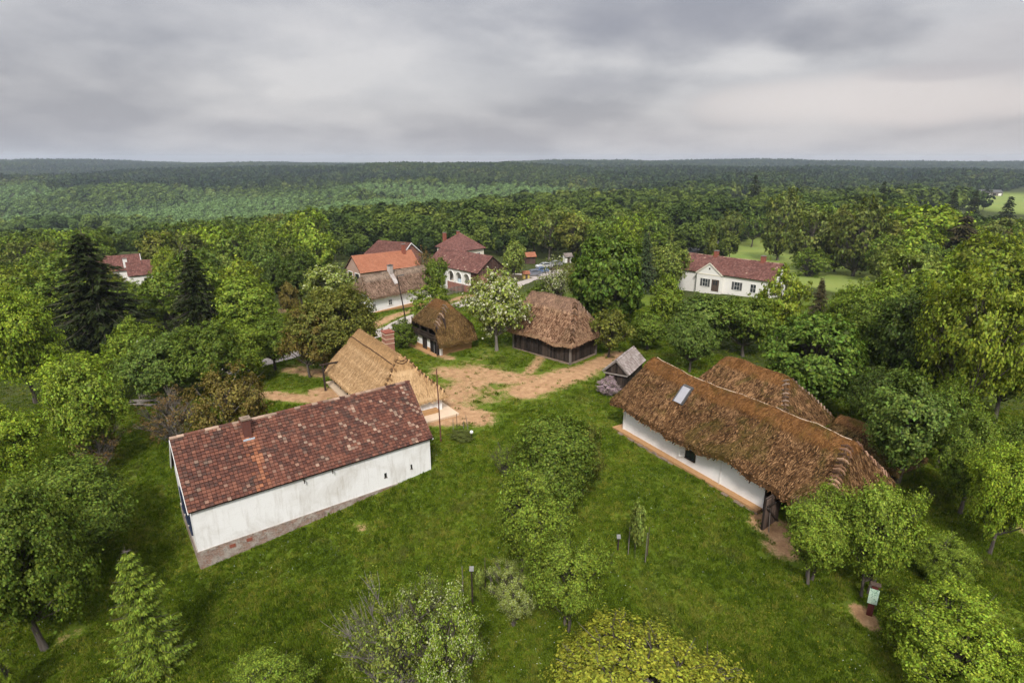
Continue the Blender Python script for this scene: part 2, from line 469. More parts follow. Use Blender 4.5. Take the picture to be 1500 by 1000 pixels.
# ------------------------------------------------------------------ the ground
def cap_dist(X, Y, p, q):
    dx, dy = q[0] - p[0], q[1] - p[1]
    L = dx * dx + dy * dy + 1e-9
    t = np.clip(((X - p[0]) * dx + (Y - p[1]) * dy) / L, 0, 1)
    return np.hypot(X - p[0] - t * dx, Y - p[1] - t * dy)


DIRT = [  # worn bare earth: two ends, half width in metres, strength
    ((905, 520), (845, 545), 1.0, 0.95), ((845, 545), (770, 572), 1.4, 0.95), ((790, 560), (690, 545), 1.7, 0.8), ((700, 548), (655, 545), 1.5, 0.8),
    ((690, 560), (660, 585), 1.8, 0.8), ((740, 580), (690, 600), 1.3, 0.5), ((665, 600), (700, 612), 1.2, 0.9), ((640, 615), (690, 612), 1.0, 0.9),
    ((770, 560), (700, 585), 2.0, 0.6), ((800, 512), (775, 545), 0.55, 0.75), ((740, 505), (760, 520), 0.6, 0.45), ((720, 515), (690, 530), 1.1, 0.5),
    ((385, 578), (500, 588), 0.75, 0.85), ((425, 540), (475, 548), 0.9, 0.75), ((470, 575), (520, 590), 1.0, 0.9), ((1120, 765), (1185, 800), 0.7, 0.95),
    ((1150, 800), (1190, 790), 0.8, 0.9), ((1258, 893), (1275, 912), 0.32, 1.0), ((520, 768), (532, 775), 0.35, 0.6), ((85, 940), (110, 925), 0.35, 0.6),
    ((590, 505), (655, 480), 0.4, 0.5), ((605, 505), (660, 525), 0.6, 0.8), ((1440, 880), (1480, 895), 0.6, 0.5), ((545, 478), (690, 432), 0.9, 0.8),
    ((640, 452), (750, 420), 1.2, 0.6), ((870, 755), (900, 745), 0.9, 0.25), ((1480, 760), (1500, 775), 0.4, 0.7), ((415, 455), (440, 450), 1.6, 0.9),
    ((765, 405), (850, 392), 5.0, 0.8), ((1000, 560), (900, 640), 0.5, 0.2), ((740, 440), (760, 455), 1.0, 0.3), ((240, 590), (300, 585), 0.5, 0.5),
]
FIELDPOLY = [[(1055, 372), (1100, 345), (1200, 382), (1300, 400), (1262, 437), (1150, 410)], [(1325, 303), (1400, 290), (1500, 275), (1560, 274), (1560, 312), (1480, 312), (1400, 304)],
             [(1062, 279), (1100, 276), (1100, 284), (1070, 286)]]


def in_poly(X, Y, poly):
    inside = np.zeros(np.shape(X), bool)
    n = len(poly)
    for i in range(n):
        x1, y1 = poly[i][0], poly[i][1]; x2, y2 = poly[(i + 1) % n][0], poly[(i + 1) % n][1]
        c = ((y1 > Y) != (y2 > Y)) & (X < (x2 - x1) * (Y - y1) / (y2 - y1 + 1e-12) + x1)
        inside ^= c
    return inside


FIELDS = [[at(*p) for p in poly] for poly in FIELDPOLY]
WOODPOLY = [[at(*p) for p in poly] for poly in (
    [(960, 470), (1010, 415), (1120, 470), (1290, 430), (1620, 395), (1750, 640), (1480, 600), (1370, 605), (1290, 590), (1205, 570), (1085, 530), (985, 505)],
    [(-260, 380), (200, 425), (330, 420), (420, 455), (405, 525), (330, 555), (215, 590), (110, 610), (-200, 670)])]


def make_ground():
    def axis(a, b, step, lo, hi):
        mid = list(np.arange(a, b + 1e-6, step)); out = []
        s = step; x = a
        left = []
        while x > lo:
            s *= 1.16; x -= s; left.append(x)
        s = step; x = b; right = []
        while x < hi:
            s *= 1.16; x += s; right.append(x)
        return np.array(left[::-1] + mid + right)
    xs = axis(-46, 48, 0.42, -7000, 7000); ys = axis(8, 104, 0.42, -60, 9000)
    X, Y = np.meshgrid(xs, ys); Z = hfun(X, Y)
    nx, ny = len(xs), len(ys)
    co = np.stack([X, Y, Z], -1).reshape(-1, 3)
    i = np.arange(nx * ny).reshape(ny, nx)
    quads = np.stack([i[:-1, :-1], i[:-1, 1:], i[1:, 1:], i[1:, :-1]], -1).reshape(-1, 4)
    me = bpy.data.meshes.new('ground')
    me.vertices.add(len(co)); me.vertices.foreach_set('co', co.ravel())
    me.loops.add(quads.size); me.loops.foreach_set('vertex_index', quads.ravel().astype(np.int32))
    me.polygons.add(len(quads)); me.polygons.foreach_set('loop_start', np.arange(0, quads.size, 4, dtype=np.int32))
    me.update(calc_edges=True)
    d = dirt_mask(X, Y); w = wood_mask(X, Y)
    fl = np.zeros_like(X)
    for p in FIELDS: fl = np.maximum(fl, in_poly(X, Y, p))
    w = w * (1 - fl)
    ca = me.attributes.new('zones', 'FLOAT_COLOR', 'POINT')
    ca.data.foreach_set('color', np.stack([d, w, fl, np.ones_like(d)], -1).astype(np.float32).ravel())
    me.polygons.foreach_set('use_smooth', np.ones(len(quads), bool))
    me.materials.append(M['ground'])
    tag(link('ground', me), 'grassy ground of the village with worn bare earth', None, None, 'structure')


def dirt_mask(X, Y):
    d = np.zeros_like(X)
    for p, q, r, s in DIRT:
        a, b = at(*p), at(*q)
        dist = cap_dist(X, Y, a, b)
        d = np.maximum(d, s * np.clip(1.25 - dist / (2 * r), 0, 1) ** 0.8)
    return d


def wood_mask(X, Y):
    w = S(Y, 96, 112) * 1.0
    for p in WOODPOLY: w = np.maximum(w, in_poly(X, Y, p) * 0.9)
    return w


make_ground()


def ribbon(name, pts, width, m, lift, label):
    """a road that follows the ground"""
    P = [at(*p) if len(p) == 2 else Vector(p) for p in pts]
    dense = []
    for a, b in zip(P, P[1:]):
        n = max(2, int((b - a).length / 0.8))
        for k in range(n): dense.append(a.lerp(b, k / n))
    dense.append(P[-1])
    # soften the corners
    for _ in range(30):
        dense = [dense[0]] + [(dense[i - 1] + dense[i] * 2 + dense[i + 1]) / 4 for i in range(1, len(dense) - 1)] + [dense[-1]]
    mb = MB(); K = 4; rows = []
    for i, p in enumerate(dense):
        d = dense[min(i + 1, len(dense) - 1)] - dense[max(i - 1, 0)]; d.z = 0; d.normalize(); n = Vector((-d.y, d.x, 0))
        w = width * (1 + 0.10 * math.sin(i * 0.7) + 0.06 * math.sin(i * 1.9))
        row = []
        for k in range(K + 1):
            q = p + n * (w * (k / K - 0.5)); row.append((q.x, q.y, hz(q.x, q.y) + lift))
        rows.append(row)
    for a, b in zip(rows, rows[1:]):
        for k in range(K): mb.face([a[k], a[k + 1], b[k + 1], b[k]])
    o = mb.build(name, m, None, smooth=True)
    return tag(o, label, None, None, 'structure')


ribbon('road', [(330, 545), (415, 523), (500, 504), (560, 487), (600, 469), (640, 456), (690, 440), (735, 424), (780, 409), (830, 398), (880, 391)], 2.7, M['road'], 0.05, 'pale gravel village road')
ribbon('parking', [(768, 404), (800, 401), (835, 397)], 9.0, M['road'], 0.035, 'pale gravel parking place')
ribbon('asphalt_road', [(960, 385), (1000, 371), (1030, 361), (1050, 355), (1075, 347)], 6.0, M['asphalt'], 0.25, 'grey asphalt road at the edge of the wood')


# ------------------------------------------------------------------ grass and flowers
KEEP_OUT = []      # footprints (local frames) where no grass grows: (x, y, az, u0, u1, v0, v1)


def blocked(X, Y):
    b = np.zeros(X.shape, bool)
    for (x, y, az, u0, u1, v0, v1) in KEEP_OUT:
        c, s = math.cos(az), math.sin(az); dx = X - x; dy = Y - y
        u = dx * c + dy * s; v = -dx * s + dy * c
        b |= (u > u0) & (u < u1) & (v > v0) & (v < v1)
    return b


def gn_scatter(name, pts, scl, rot, src, mat, label, tone=None, idx=None):
    """one object whose copies sit on points"""
    me = bpy.data.meshes.new(name); me.vertices.add(len(pts)); me.vertices.foreach_set('co', np.asarray(pts, np.float32).ravel())
    for nm, arr in (('scl', scl), ('rot', rot), ('tone', tone)):
        if arr is not None:
            a_ = me.attributes.new(nm, 'FLOAT', 'POINT'); a_.data.foreach_set('value', np.asarray(arr, np.float32))
    if idx is not None:
        a_ = me.attributes.new('idx', 'INT', 'POINT'); a_.data.foreach_set('value', np.asarray(idx, np.int32))
    me.materials.append(mat)
    o = link(name, me)
    ng = bpy.data.node_groups.new(name, 'GeometryNodeTree')
    ng.interface.new_socket('Geometry', in_out='INPUT', socket_type='NodeSocketGeometry')
    ng.interface.new_socket('Geometry', in_out='OUTPUT', socket_type='NodeSocketGeometry')
    N = ng.nodes; L = ng.links
    gi = N.new('NodeGroupInput'); go = N.new('NodeGroupOutput'); ip = N.new('GeometryNodeInstanceOnPoints')
    L.new(gi.outputs[0], ip.inputs['Points'])
    src = src if isinstance(src, list) else [src]
    if len(src) == 1:
        oi = N.new('GeometryNodeObjectInfo'); oi.inputs['Object'].default_value = src[0]; L.new(oi.outputs['Geometry'], ip.inputs['Instance'])
    else:
        gj = N.new('GeometryNodeGeometryToInstance')
        for s_ in reversed(src):
            oi = N.new('GeometryNodeObjectInfo'); oi.inputs['Object'].default_value = s_; L.new(oi.outputs['Geometry'], gj.inputs[0])
        L.new(gj.outputs[0], ip.inputs['Instance']); ip.inputs['Pick Instance'].default_value = True
        na = N.new('GeometryNodeInputNamedAttribute', ); na.data_type = 'INT'; na.inputs['Name'].default_value = 'idx'; L.new(na.outputs['Attribute'], ip.inputs['Instance Index'])
    ns = N.new('GeometryNodeInputNamedAttribute'); ns.data_type = 'FLOAT'; ns.inputs['Name'].default_value = 'scl'; L.new(ns.outputs['Attribute'], ip.inputs['Scale'])
    nr = N.new('GeometryNodeInputNamedAttribute'); nr.data_type = 'FLOAT'; nr.inputs['Name'].default_value = 'rot'
    cx = N.new('ShaderNodeCombineXYZ'); L.new(nr.outputs['Attribute'], cx.inputs['Z']); L.new(cx.outputs[0], ip.inputs['Rotation'])
    L.new(ip.outputs[0], go.inputs[0])
    md = o.modifiers.new('scatter', 'NODES'); md.node_group = ng
    return tag(o, label, None, None, 'stuff')


def mat_grass():
    t = NT('grass_blade'); g = t.geo(); r = g.outputs['Random Per Island']
    oi = t.n('ShaderNodeObjectInfo')
    z = t.noise(oi.outputs['Location'], 0.33, 5, 0.65, 0.5)
    f = t.math('ADD', t.math('MULTIPLY', z, 0.62), t.math('ADD', t.math('MULTIPLY', oi.outputs['Random'], 0.44), -0.03))
    c = t.ramp(f, [(0.34, (0.050, 0.082, 0.007)), (0.48, (0.092, 0.142, 0.011)), (0.6, (0.138, 0.192, 0.016)), (0.72, (0.205, 0.205, 0.034))])
    dry = t.ramp(t.noise(oi.outputs['Location'], 0.21, 6, 0.7, 1.0), [(0.56, 0), (0.7, 1)])
    c = t.mix(t.math('MULTIPLY', dry, 0.45), c, (0.155, 0.135, 0.048))
    hv = t.n('ShaderNodeHueSaturation'); t.l(t.math('ADD', t.math('MULTIPLY', r, 1.2), 0.40), hv.inputs['Value']); t.l(c, hv.inputs['Color'])
    d = t.n('ShaderNodeBsdfDiffuse'); tr = t.n('ShaderNodeBsdfTranslucent'); t.l(hv.outputs[0], d.inputs['Color']); t.l(hv.outputs[0], tr.inputs['Color'])
    m = t.n('ShaderNodeMixShader'); m.inputs[0].default_value = 0.35; t.l(d.outputs[0], m.inputs[1]); t.l(tr.outputs[0], m.inputs[2]); t.l(m.outputs[0], t.out.inputs['Surface'])
    return t.mat


def make_grass():
    mg = mat_grass()
    tufts = []
    rg = np.random.default_rng(3)
    for k in range(5):
        mb = MB(); n = 16
        for b in range(n):
            a = rg.uniform(0, 2 * PI); r = 0.16 * math.sqrt(rg.uniform(0, 1)); p = Vector((r * math.cos(a), r * math.sin(a), -0.01))
            h = rg.uniform(0.05, 0.12) * (1.0 if k < 4 else 1.9); l = rg.uniform(0.02, 0.08); b2 = rg.uniform(0, 2 * PI); w = rg.uniform(0.010, 0.018)
            lean = Vector((math.cos(b2) * l, math.sin(b2) * l, 0)); sd = Vector((-math.sin(b2), math.cos(b2), 0)) * w
            mb.face([p - sd, p + sd, p + lean * 0.4 + Vector((0, 0, h * 0.65)) + sd * 0.8, p + lean + Vector((0, 0, h)), p + lean * 0.4 + Vector((0, 0, h * 0.65)) - sd * 0.8])
        tufts.append(bpy.data.objects.new('grass_tuft', mb.mesh('grass_tuft', [mg])))
    N = 430000
    # more tufts where the camera is near
    y = 9 + (88 - 9) * rg.uniform(0, 1, N) ** 1.55; x = (rg.uniform(-1, 1, N)) * (22 + y * 0.95)
    d = dirt_mask(x, y) + 0.22 * (np.sin(x * 1.7 + y * 0.6) * np.sin(y * 2.1 - x * 0.4)) + rg.normal(0, 0.10, N); w = wood_mask(x, y)
    keep = (rg.uniform(0, 1, N) > S(d, 0.2, 0.5) * 0.98) & (rg.uniform(0, 1, N) > w * 0.75) & ~blocked(x, y)
    for R_ in ROADPX:
        for a, b in zip(R_, R_[1:]): keep &= cap_dist(x, y, a, b) > 1.5 + rg.uniform(-0.25, 0.25, N)
    x, y = x[keep], y[keep]; z = hfun(x, y)
    nz = 0.5 + 0.5 * np.sin(x * 0.31 + 1.3 * np.sin(y * 0.23)) * np.sin(y * 0.37 + np.sin(x * 0.19))
    gn_scatter('grass', np.stack([x, y, z], -1), rg.uniform(0.65, 1.45, len(x)) * (0.85 + 0.35 * nz), rg.uniform(0, 6.28, len(x)), tufts, mg, 'short green meadow grass around the thatched houses',
               idx=np.where(rg.uniform(0, 1, len(x)) < 0.05 + 0.08 * (nz > 0.8), 4, rg.integers(0, 4, len(x))))
    # dandelions and daisies
    for nm, rgb, n, sc, lab in (('dandelions', (0.60, 0.46, 0.03), 2600, 1.0, 'yellow dandelions scattered over the lawn'), ('daisies', (0.72, 0.72, 0.68), 2300, 0.85, 'small white flowers scattered over the lawn')):
        m = mat_plain(nm + '_petals', rgb, 0.8, 0.15)
        mb = MB()
        c = [(0.028 * math.cos(2 * PI * i / 7), 0.028 * math.sin(2 * PI * i / 7), 0.10) for i in range(7)]
        for i in range(7): mb.face([c[i], c[(i + 1) % 7], (0, 0, 0.118)])
        mb.face([(0.003, 0, 0), (-0.003, 0, 0), (0, 0, 0.1)])
        src = bpy.data.objects.new('flower', mb.mesh('flower', [m]))
        y = 12 + 48 * rg.uniform(0, 1, n * 3) ** 1.3; x = rg.uniform(-1, 1, n * 3) * (6 + y * 0.9)
        dens = np.sin(x * 0.35 + 0.5 * np.sin(y * 0.4) + len(nm)) * np.sin(y * 0.29 + x * 0.11 + sc)
        k = (dens + rg.uniform(-0.5, 0.5, len(x)) > 0.25) & (dirt_mask(x, y) < 0.2) & (wood_mask(x, y) < 0.3) & ~blocked(x, y)
        x, y = x[k][:n], y[k][:n]
        gn_scatter(nm, np.stack([x, y, hfun(x, y)], -1), rg.uniform(0.45, 0.9, len(x)) * sc, rg.uniform(0, 6, len(x)), src, m, lab)
# ------------------------------------------------------------------ building kit
def hip_fun(L, W, ze, zr, h0=0, h1=0, z0=None, z1=None, k=0.14, ov0=0, capw=0.75, caph=0.09, sag=None, wav=0.06, seed=0, course=0.0, cl=0.4):
    """height of a thatched roof over its plan: two long slopes and, at the ends, full or half hips"""
    s = (zr - ze) / (W / 2)
    z0 = ze if z0 is None else z0; z1 = ze if z1 is None else z1

    def fn(u, v):
        pl = [ze + s * v, ze + s * (W - v)]
        if h0: pl.append(z0 + (zr - z0) / h0 * u)
        if h1: pl.append(z1 + (zr - z1) / h1 * (L - u))
        P = np.stack(pl); m = P.min(0)
        z = m - k * np.log(np.exp(-(P - m) / k).sum(0)) + k * 0.69
        below = (zr - z) / s
        cap = 1 - S(below, capw - 0.12, capw + 0.06)
        z = z + caph * cap
        if course: z = z + course * (np.mod(below / cl * math.hypot(1, s), 1.0) - 0.5) * (1 - cap)
        if sag is not None: z = z + sag(u, v)
        z = z + wav * (np.sin(u * 0.9 + seed) * np.cos(v * 0.8 + seed * 2) + 0.6 * np.sin(u * 2.1 + v * 1.3 + seed * 3) + 0.3 * np.sin(u * 4.7 - v * 3.1 + seed))
        return z, cap
    return fn


def thatch_roof(parent, fn, L, W, mat, thick=0.34, res=0.22, dens=75, straw=(0.5, 0.075), seed=0, fringe=26, name='roof', lift=0.05, rough=0.03, jit=0.16):
    rg = np.random.default_rng(100 + seed)
    nu = max(6, int(L / res)); nv = max(6, int(W / res))
    us = np.linspace(0, L, nu + 1); vs = np.linspace(0, W, nv + 1)
    U, V = np.meshgrid(us, vs)
    Z, C = fn(U, V)
    Z = Z + rg.normal(0, rough, Z.shape)
    mb = MB()
    top = np.stack([U, V, Z], -1); bot = np.stack([U, V, Z - thick], -1)
    n = (nu + 1) * (nv + 1)
    mb.v = [tuple(p) for p in top.reshape(-1, 3)] + [tuple(p) for p in bot.reshape(-1, 3)]
    mb.a = list(C.ravel()) + [0.0] * n
    idx = lambda i, j: j * (nu + 1) + i
    for j in range(nv):
        for i in range(nu):
            mb.f.append((idx(i, j), idx(i + 1, j), idx(i + 1, j + 1), idx(i, j + 1))); mb.m.append(0)
            mb.f.append((n + idx(i, j), n + idx(i, j + 1), n + idx(i + 1, j + 1), n + idx(i + 1, j))); mb.m.append(1)
    for i in range(nu):
        for j, fl in ((0, 0), (nv, 1)):
            a, b = idx(i, j), idx(i + 1, j)
            mb.f.append((a, n + a, n + b, b) if fl == 0 else (a, b, n + b, n + a)); mb.m.append(0)
    for j in range(nv):
        for i, fl in ((0, 0), (nu, 1)):
            a, b = idx(i, j), idx(i, j + 1)
            mb.f.append((a, b, n + b, n + a) if fl == 0 else (a, n + a, n + b, b)); mb.m.append(0)
    # straws lying down the slope
    N = int(L * W * dens * 1.35)
    u = rg.uniform(0.02, L - 0.02, N); v = rg.uniform(0.02, W - 0.02, N)
    e = 0.08
    z, c = fn(u, v)
    gu = (fn(u + e, v)[0] - fn(u - e, v)[0]) / (2 * e); gv = (fn(u, v + e)[0] - fn(u, v - e)[0]) / (2 * e)
    g = np.hypot(gu, gv) + 1e-6
    D = np.stack([-gu / g, -gv / g, -g], -1); D /= np.linalg.norm(D, axis=1)[:, None]
    Nn = np.stack([-gu, -gv, np.ones_like(gu)], -1); Nn /= np.linalg.norm(Nn, axis=1)[:, None]
    Sd = np.cross(D, Nn)
    ang = rg.normal(0, jit, N)[:, None]
    D2 = D * np.cos(ang) + Sd * np.sin(ang); S2 = np.cross(D2, Nn)
    ln = (straw[0] * rg.uniform(0.55, 1.3, N))[:, None]; wd = (straw[1] * rg.uniform(0.6, 1.5, N))[:, None]
    P = np.stack([u, v, z], -1)
    a = P - D2 * ln * 0.5 + Nn * 0.0; b = P + D2 * ln * 0.5 + Nn * (lift * rg.uniform(0.6, 1.8, N))[:, None]
    q = np.stack([a - S2 * wd * 0.35, a + S2 * wd * 0.35, b + S2 * wd * 0.5, b - S2 * wd * 0.5], 1)
    # shaggy eaves
    per = 2 * (L + W); F = int(per * fringe * 0.7)
    t = rg.uniform(0, per, F); fu = np.where(t < L, t, np.where(t < L + W, L, np.where(t < 2 * L + W, t - L - W, 0)))
    fv = np.where(t < L, 0, np.where(t < L + W, t - L, np.where(t < 2 * L + W, W, t - 2 * L - W)))
    ou = np.where((t >= L) & (t < L + W), 1.0, np.where(t >= 2 * L + W, -1.0, 0)); ovv = np.where(t < L, -1.0, np.where((t >= L + W) & (t < 2 * L + W), 1.0, 0))
    fz, _ = fn(fu, fv)
    off = rg.uniform(-thick * 0.95, 0.02, F)
    O = np.stack([ou, ovv, np.zeros(F)], -1); T = np.stack([-ovv, ou, np.zeros(F)], -1)
    A = np.stack([fu, fv, fz + off], -1) - O * 0.12; ll = rg.uniform(0.12, 0.22, F)[:, None]
    B = A + O * ll + np.stack([np.zeros(F), np.zeros(F), -ll[:, 0] * rg.uniform(0.3, 1.0, F)], -1) + T * rg.normal(0, 0.05, F)[:, None]
    w2 = rg.uniform(0.02, 0.055, F)[:, None]
    q2 = np.stack([A - T * w2, A + T * w2, B + T * w2 * 0.7, B - T * w2 * 0.7], 1)
    Q = np.concatenate([q, q2]); CA = np.concatenate([np.repeat(c, 4), np.zeros(4 * F)])
    n0 = len(mb.v)
    mb.v += [tuple(p) for p in Q.reshape(-1, 3)]; mb.a += list(CA)
    k = len(Q)
    mb.f += [(n0 + 4 * i, n0 + 4 * i + 1, n0 + 4 * i + 2, n0 + 4 * i + 3) for i in range(k)]; mb.m += [0] * k
    return mb.build(name, [mat, M['deck']], parent, 'cap')


def hip_trim(parent, fn, p, q, mat, n=12, w=0.5, r=0.055, name='hip_trim'):
    """straw rolls tied across a hip line"""
    mb = MB(); p = Vector(p); q = Vector(q); d = (q - p).normalized(); sd = Vector((-d.y, d.x, 0))
    mb.tube([(c.x, c.y, float(fn(np.array(c.x), np.array(c.y))[0]) + 0.02) for c in [p.lerp(q, k / 12) for k in range(13)]], 0.10, 6, 1)  # added dark strip, painted shade for the gaps between the rolls
    for i in range(n):
        c = p.lerp(q, (i + 0.5) / n); pts = []
        for k in (-1, -0.6, 0, 0.6, 1):
            u, v = c.x + sd.x * w * k / 2 - d.x * 0.05 * abs(k), c.y + sd.y * w * k / 2 - d.y * 0.05 * abs(k)
            pts.append((u, v, float(fn(np.array(u), np.array(v))[0]) + 0.09 + (0.06 if k == 0 else 0)))
        mb.tube(pts, [r * 0.6, r, r * 1.15, r, r * 0.6], 6, 0, True, random.random())
    return mb.build(name, [mat, M['rope']], parent, 'cap')


def tiles(mb, p0, du, dw, L, Sl, tw=0.2, th=0.2, clip=None, a_fn=None, seed=0, jit=0.012):
    """rows of single tiles over a slope: p0 eave corner, du along the eave, dw up the slope"""
    rg = random.Random(seed)
    p0 = Vector(p0); du = Vector(du).normalized(); dw = Vector(dw).normalized(); n = du.cross(dw).normalized()
    if n.z < 0: n = -n
    rows = max(1, round(Sl / th)); th = Sl / rows; cols = max(1, round(L / tw)); tw = L / cols
    for j in range(rows):
        for i in range(cols):
            o = (0.5 if j % 2 else 0) * tw
            cu, cw = (i + 0.5) * tw, (j + 0.5) * th
            if clip and not clip(cu, cw): continue
            x0 = i * tw + 0.010 - (o if jit < 0 else 0); x1 = (i + 1) * tw - 0.010
            jw = rg.uniform(-jit, jit); jn = rg.uniform(0, abs(jit)); jr = rg.uniform(-jit, jit)
            sg = 0.022 * (1 + math.sin(cu * 0.83 + seed) * math.cos(cw * 1.3 + cu * 0.31)); lo = 0.075 + jn + sg; hi = 0.014 + sg
            b = p0 + dw * (j * th - 0.03 + jw); t_ = p0 + dw * ((j + 1) * th + 0.02)
            a = a_fn(cu, cw, rg) if a_fn else 0.0
            A, B = b + du * x0 + n * lo, b + du * x1 + n * (lo + jr); C, D = t_ + du * x1 + n * hi, t_ + du * x0 + n * hi
            A2, B2 = A - n * 0.04, B - n * 0.04
            mb.poly([A, B, C, D, A2, B2], [(0, 1, 2, 3), (4, 5, 1, 0), (0, 3, 4), (1, 5, 2)], 0, a)


def ridge_tiles(mb, p, q, r=0.11, step=0.36, a=0.0):
    p = Vector(p); q = Vector(q); n = max(1, int((q - p).length / step)); d = (q - p) / n
    up = Vector((0, 0, 1)); sd = d.cross(up).normalized()
    for i in range(n):
        w_ = 0.02 * math.sin(i * 0.37) + random.uniform(-0.012, 0.012); c0 = p + d * i + up * w_; c1 = p + d * (i + 1.08) + up * w_; ring = []
        for c, k in ((c0, 1.12), (c1, 0.95)):
            ring.append([c + sd * (r * k * math.cos(t)) + up * (r * k * math.sin(t) - 0.02) for t in [PI * m / 5 for m in range(6)]])
        vs = ring[0] + ring[1]
        mb.poly(vs, [(m, m + 1, 7 + m, 6 + m) for m in range(5)], 0, random.choice([a, a * 0.6, 0.0]))


def gable_roof(parent, L, W, ze, zr, mat, ov=0.0, tw=0.2, th=0.2, a_fn=None, h0=0, h1=0, seed=0, ridge_a=0.0, name='roof', res_far=True, dz=None):
    """tiled roof on a thin deck; h0/h1 are the hips at its ends"""
    mb = MB(); rise = zr - ze; half = W / 2; Sl = math.hypot(rise, half); ca, sa = half / Sl, rise / Sl
    E0, E1, E2, E3 = Vector((0, 0, ze)), Vector((L, 0, ze)), Vector((L, W, ze)), Vector((0, W, ze))
    R0, R1 = Vector((h0, half, zr)), Vector((L - h1, half, zr))
    dn = Vector((0, 0, -0.09))
    for pts in ((E0, E1, R1, R0), (E2, E3, R0, R1)) + (((E3, E0, R0),) if h0 else ()) + (((E1, E2, R1),) if h1 else ()):
        mb.face(pts, 1); mb.face([p + dn for p in reversed(pts)], 1)
        mb.face([pts[0] + dn, pts[1] + dn, pts[1], pts[0]], 1)
    if not h0: mb.face([E0, R0, R0 + dn, E0 + dn], 1); mb.face([R0, E3, E3 + dn, R0 + dn], 1)
    if not h1: mb.face([R1, E1, E1 + dn, R1 + dn], 1); mb.face([E2, R1, R1 + dn, E2 + dn], 1)
    cl = lambda u, w: (h0 == 0 or u > h0 * w / Sl) and (h1 == 0 or u < L - h1 * w / Sl)
    cl2 = lambda u, w: (h1 == 0 or u > h1 * w / Sl) and (h0 == 0 or u < L - h0 * w / Sl)
    tiles(mb, E0, (1, 0, 0), (0, ca, sa), L, Sl, tw, th, cl, a_fn, seed)
    tiles(mb, E2, (-1, 0, 0), (0, -ca, sa), L, Sl, tw, th, cl2, None, seed + 1)
    if h0:
        s = math.hypot(h0, rise); tiles(mb, E3, (0, -1, 0), (h0 / s, 0, rise / s), W, s, tw, th, lambda u, w: half * w / s < u < W - half * w / s, None, seed + 2)
        ridge_tiles(mb, E0, R0); ridge_tiles(mb, E3, R0)
    if h1:
        s = math.hypot(h1, rise); tiles(mb, E1, (0, 1, 0), (-h1 / s, 0, rise / s), W, s, tw, th, lambda u, w: half * w / s < u < W - half * w / s, None, seed + 3)
        ridge_tiles(mb, E1, R1); ridge_tiles(mb, E2, R1)
    if L - h0 - h1 > 0.4: ridge_tiles(mb, R0 + Vector((0, 0, 0.02)), R1 + Vector((0, 0, 0.02)), a=ridge_a)
    return mb.build(name, [mat, M['deck']], parent, 'cap')


def gable_wall(parent, L, W, ze, zr, zb, mat, inset=0.25, name='wall', gables=(True, True), drop=0.12):
    """the body of a house under its roof, gables included"""
    mb = MB(); s = (zr - ze) / (W / 2)
    u0, u1, v0, v1 = inset, L - inset, inset, W - inset
    zt = ze + s * inset - drop; zp = zr - drop * 1.3
    for u, fl in ((u0, 0), (u1, 1)):
        if gables[fl]:
            pts = [(u, v0, zb), (u, v0, zt), (u, W / 2, zp), (u, v1, zt), (u, v1, zb)]
        else: pts = [(u, v0, zb), (u, v0, zt), (u, v1, zt), (u, v1, zb)]
        mb.face(pts if fl == 0 else pts[::-1])
    mb.face([(u0, v0, zb), (u1, v0, zb), (u1, v0, zt), (u0, v0, zt)]); mb.face([(u1, v1, zb), (u0, v1, zb), (u0, v1, zt), (u1, v1, zt)])
    mb.face([(u0, v0, zt), (u1, v0, zt), (u1, v1, zt), (u0, v1, zt)])
    return mb.build(name, mat, parent)


def window(parent, u, z, w, h, face, W=0, fmat=None, pmat=None, depth=0.05, bars=(1, 1), name='window', sill=True):
    """face: 'near' v=const W, 'left'/'right' u=const W.  frame proud of the wall, pane set back in it"""
    fmat = fmat or M['white_trim']; pmat = pmat or M['glass']; t = 0.07; mb = MB(); pb = MB()

    def bx(m, a0, a1, b0, b1, d0, d1):
        if face == 'near': m.box(a0, a1, W - d1, W - d0, b0, b1)
        elif face == 'left': m.box(W - d1, W - d0, a0, a1, b0, b1)
        else: m.box(W + d0, W + d1, a0, a1, b0, b1)
    x0, x1, z0, z1 = u - w / 2, u + w / 2, z - h / 2, z + h / 2
    bx(mb, x0 - t, x1 + t, z1, z1 + t, -0.02, depth); bx(mb, x0 - t, x1 + t, z0 - t, z0, -0.02, depth + (0.04 if sill else 0))
    bx(mb, x0 - t, x0, z0, z1, -0.02, depth); bx(mb, x1, x1 + t, z0, z1, -0.02, depth)
    for i in range(bars[0]): c = x0 + (i + 1) * w / (bars[0] + 1); bx(mb, c - 0.02, c + 0.02, z0, z1, -0.02, depth - 0.015)
    for i in range(bars[1]): c = z0 + (i + 1) * h / (bars[1] + 1); bx(mb, x0, x1, c - 0.018, c + 0.018, -0.02, depth - 0.018)
    bx(pb, x0, x1, z0, z1, -0.02, 0.012)
    o = mb.build(name, fmat, parent)
    pb.build('pane', pmat, o)
    return o


def chimney(parent, u, v, z0, z1, w=0.5, mat=None, d=None, cap=None, name='chimney', flash=False):
    d = d or w; mb = MB()
    mb.box(u - w / 2, u + w / 2, v - d / 2, v + d / 2, z0, z1)
    o = mb.build(name, mat or M['brick_red'], parent)
    c = MB(); e = 0.06
    c.box(u - w / 2 - e, u + w / 2 + e, v - d / 2 - e, v + d / 2 + e, z1, z1 + 0.09)
    c.box(u - w / 4, u + w / 4, v - d / 4, v + d / 4, z1 + 0.09, z1 + 0.16)
    c.build('chimney_cap', cap or M['grey_wood'], o)
    return o


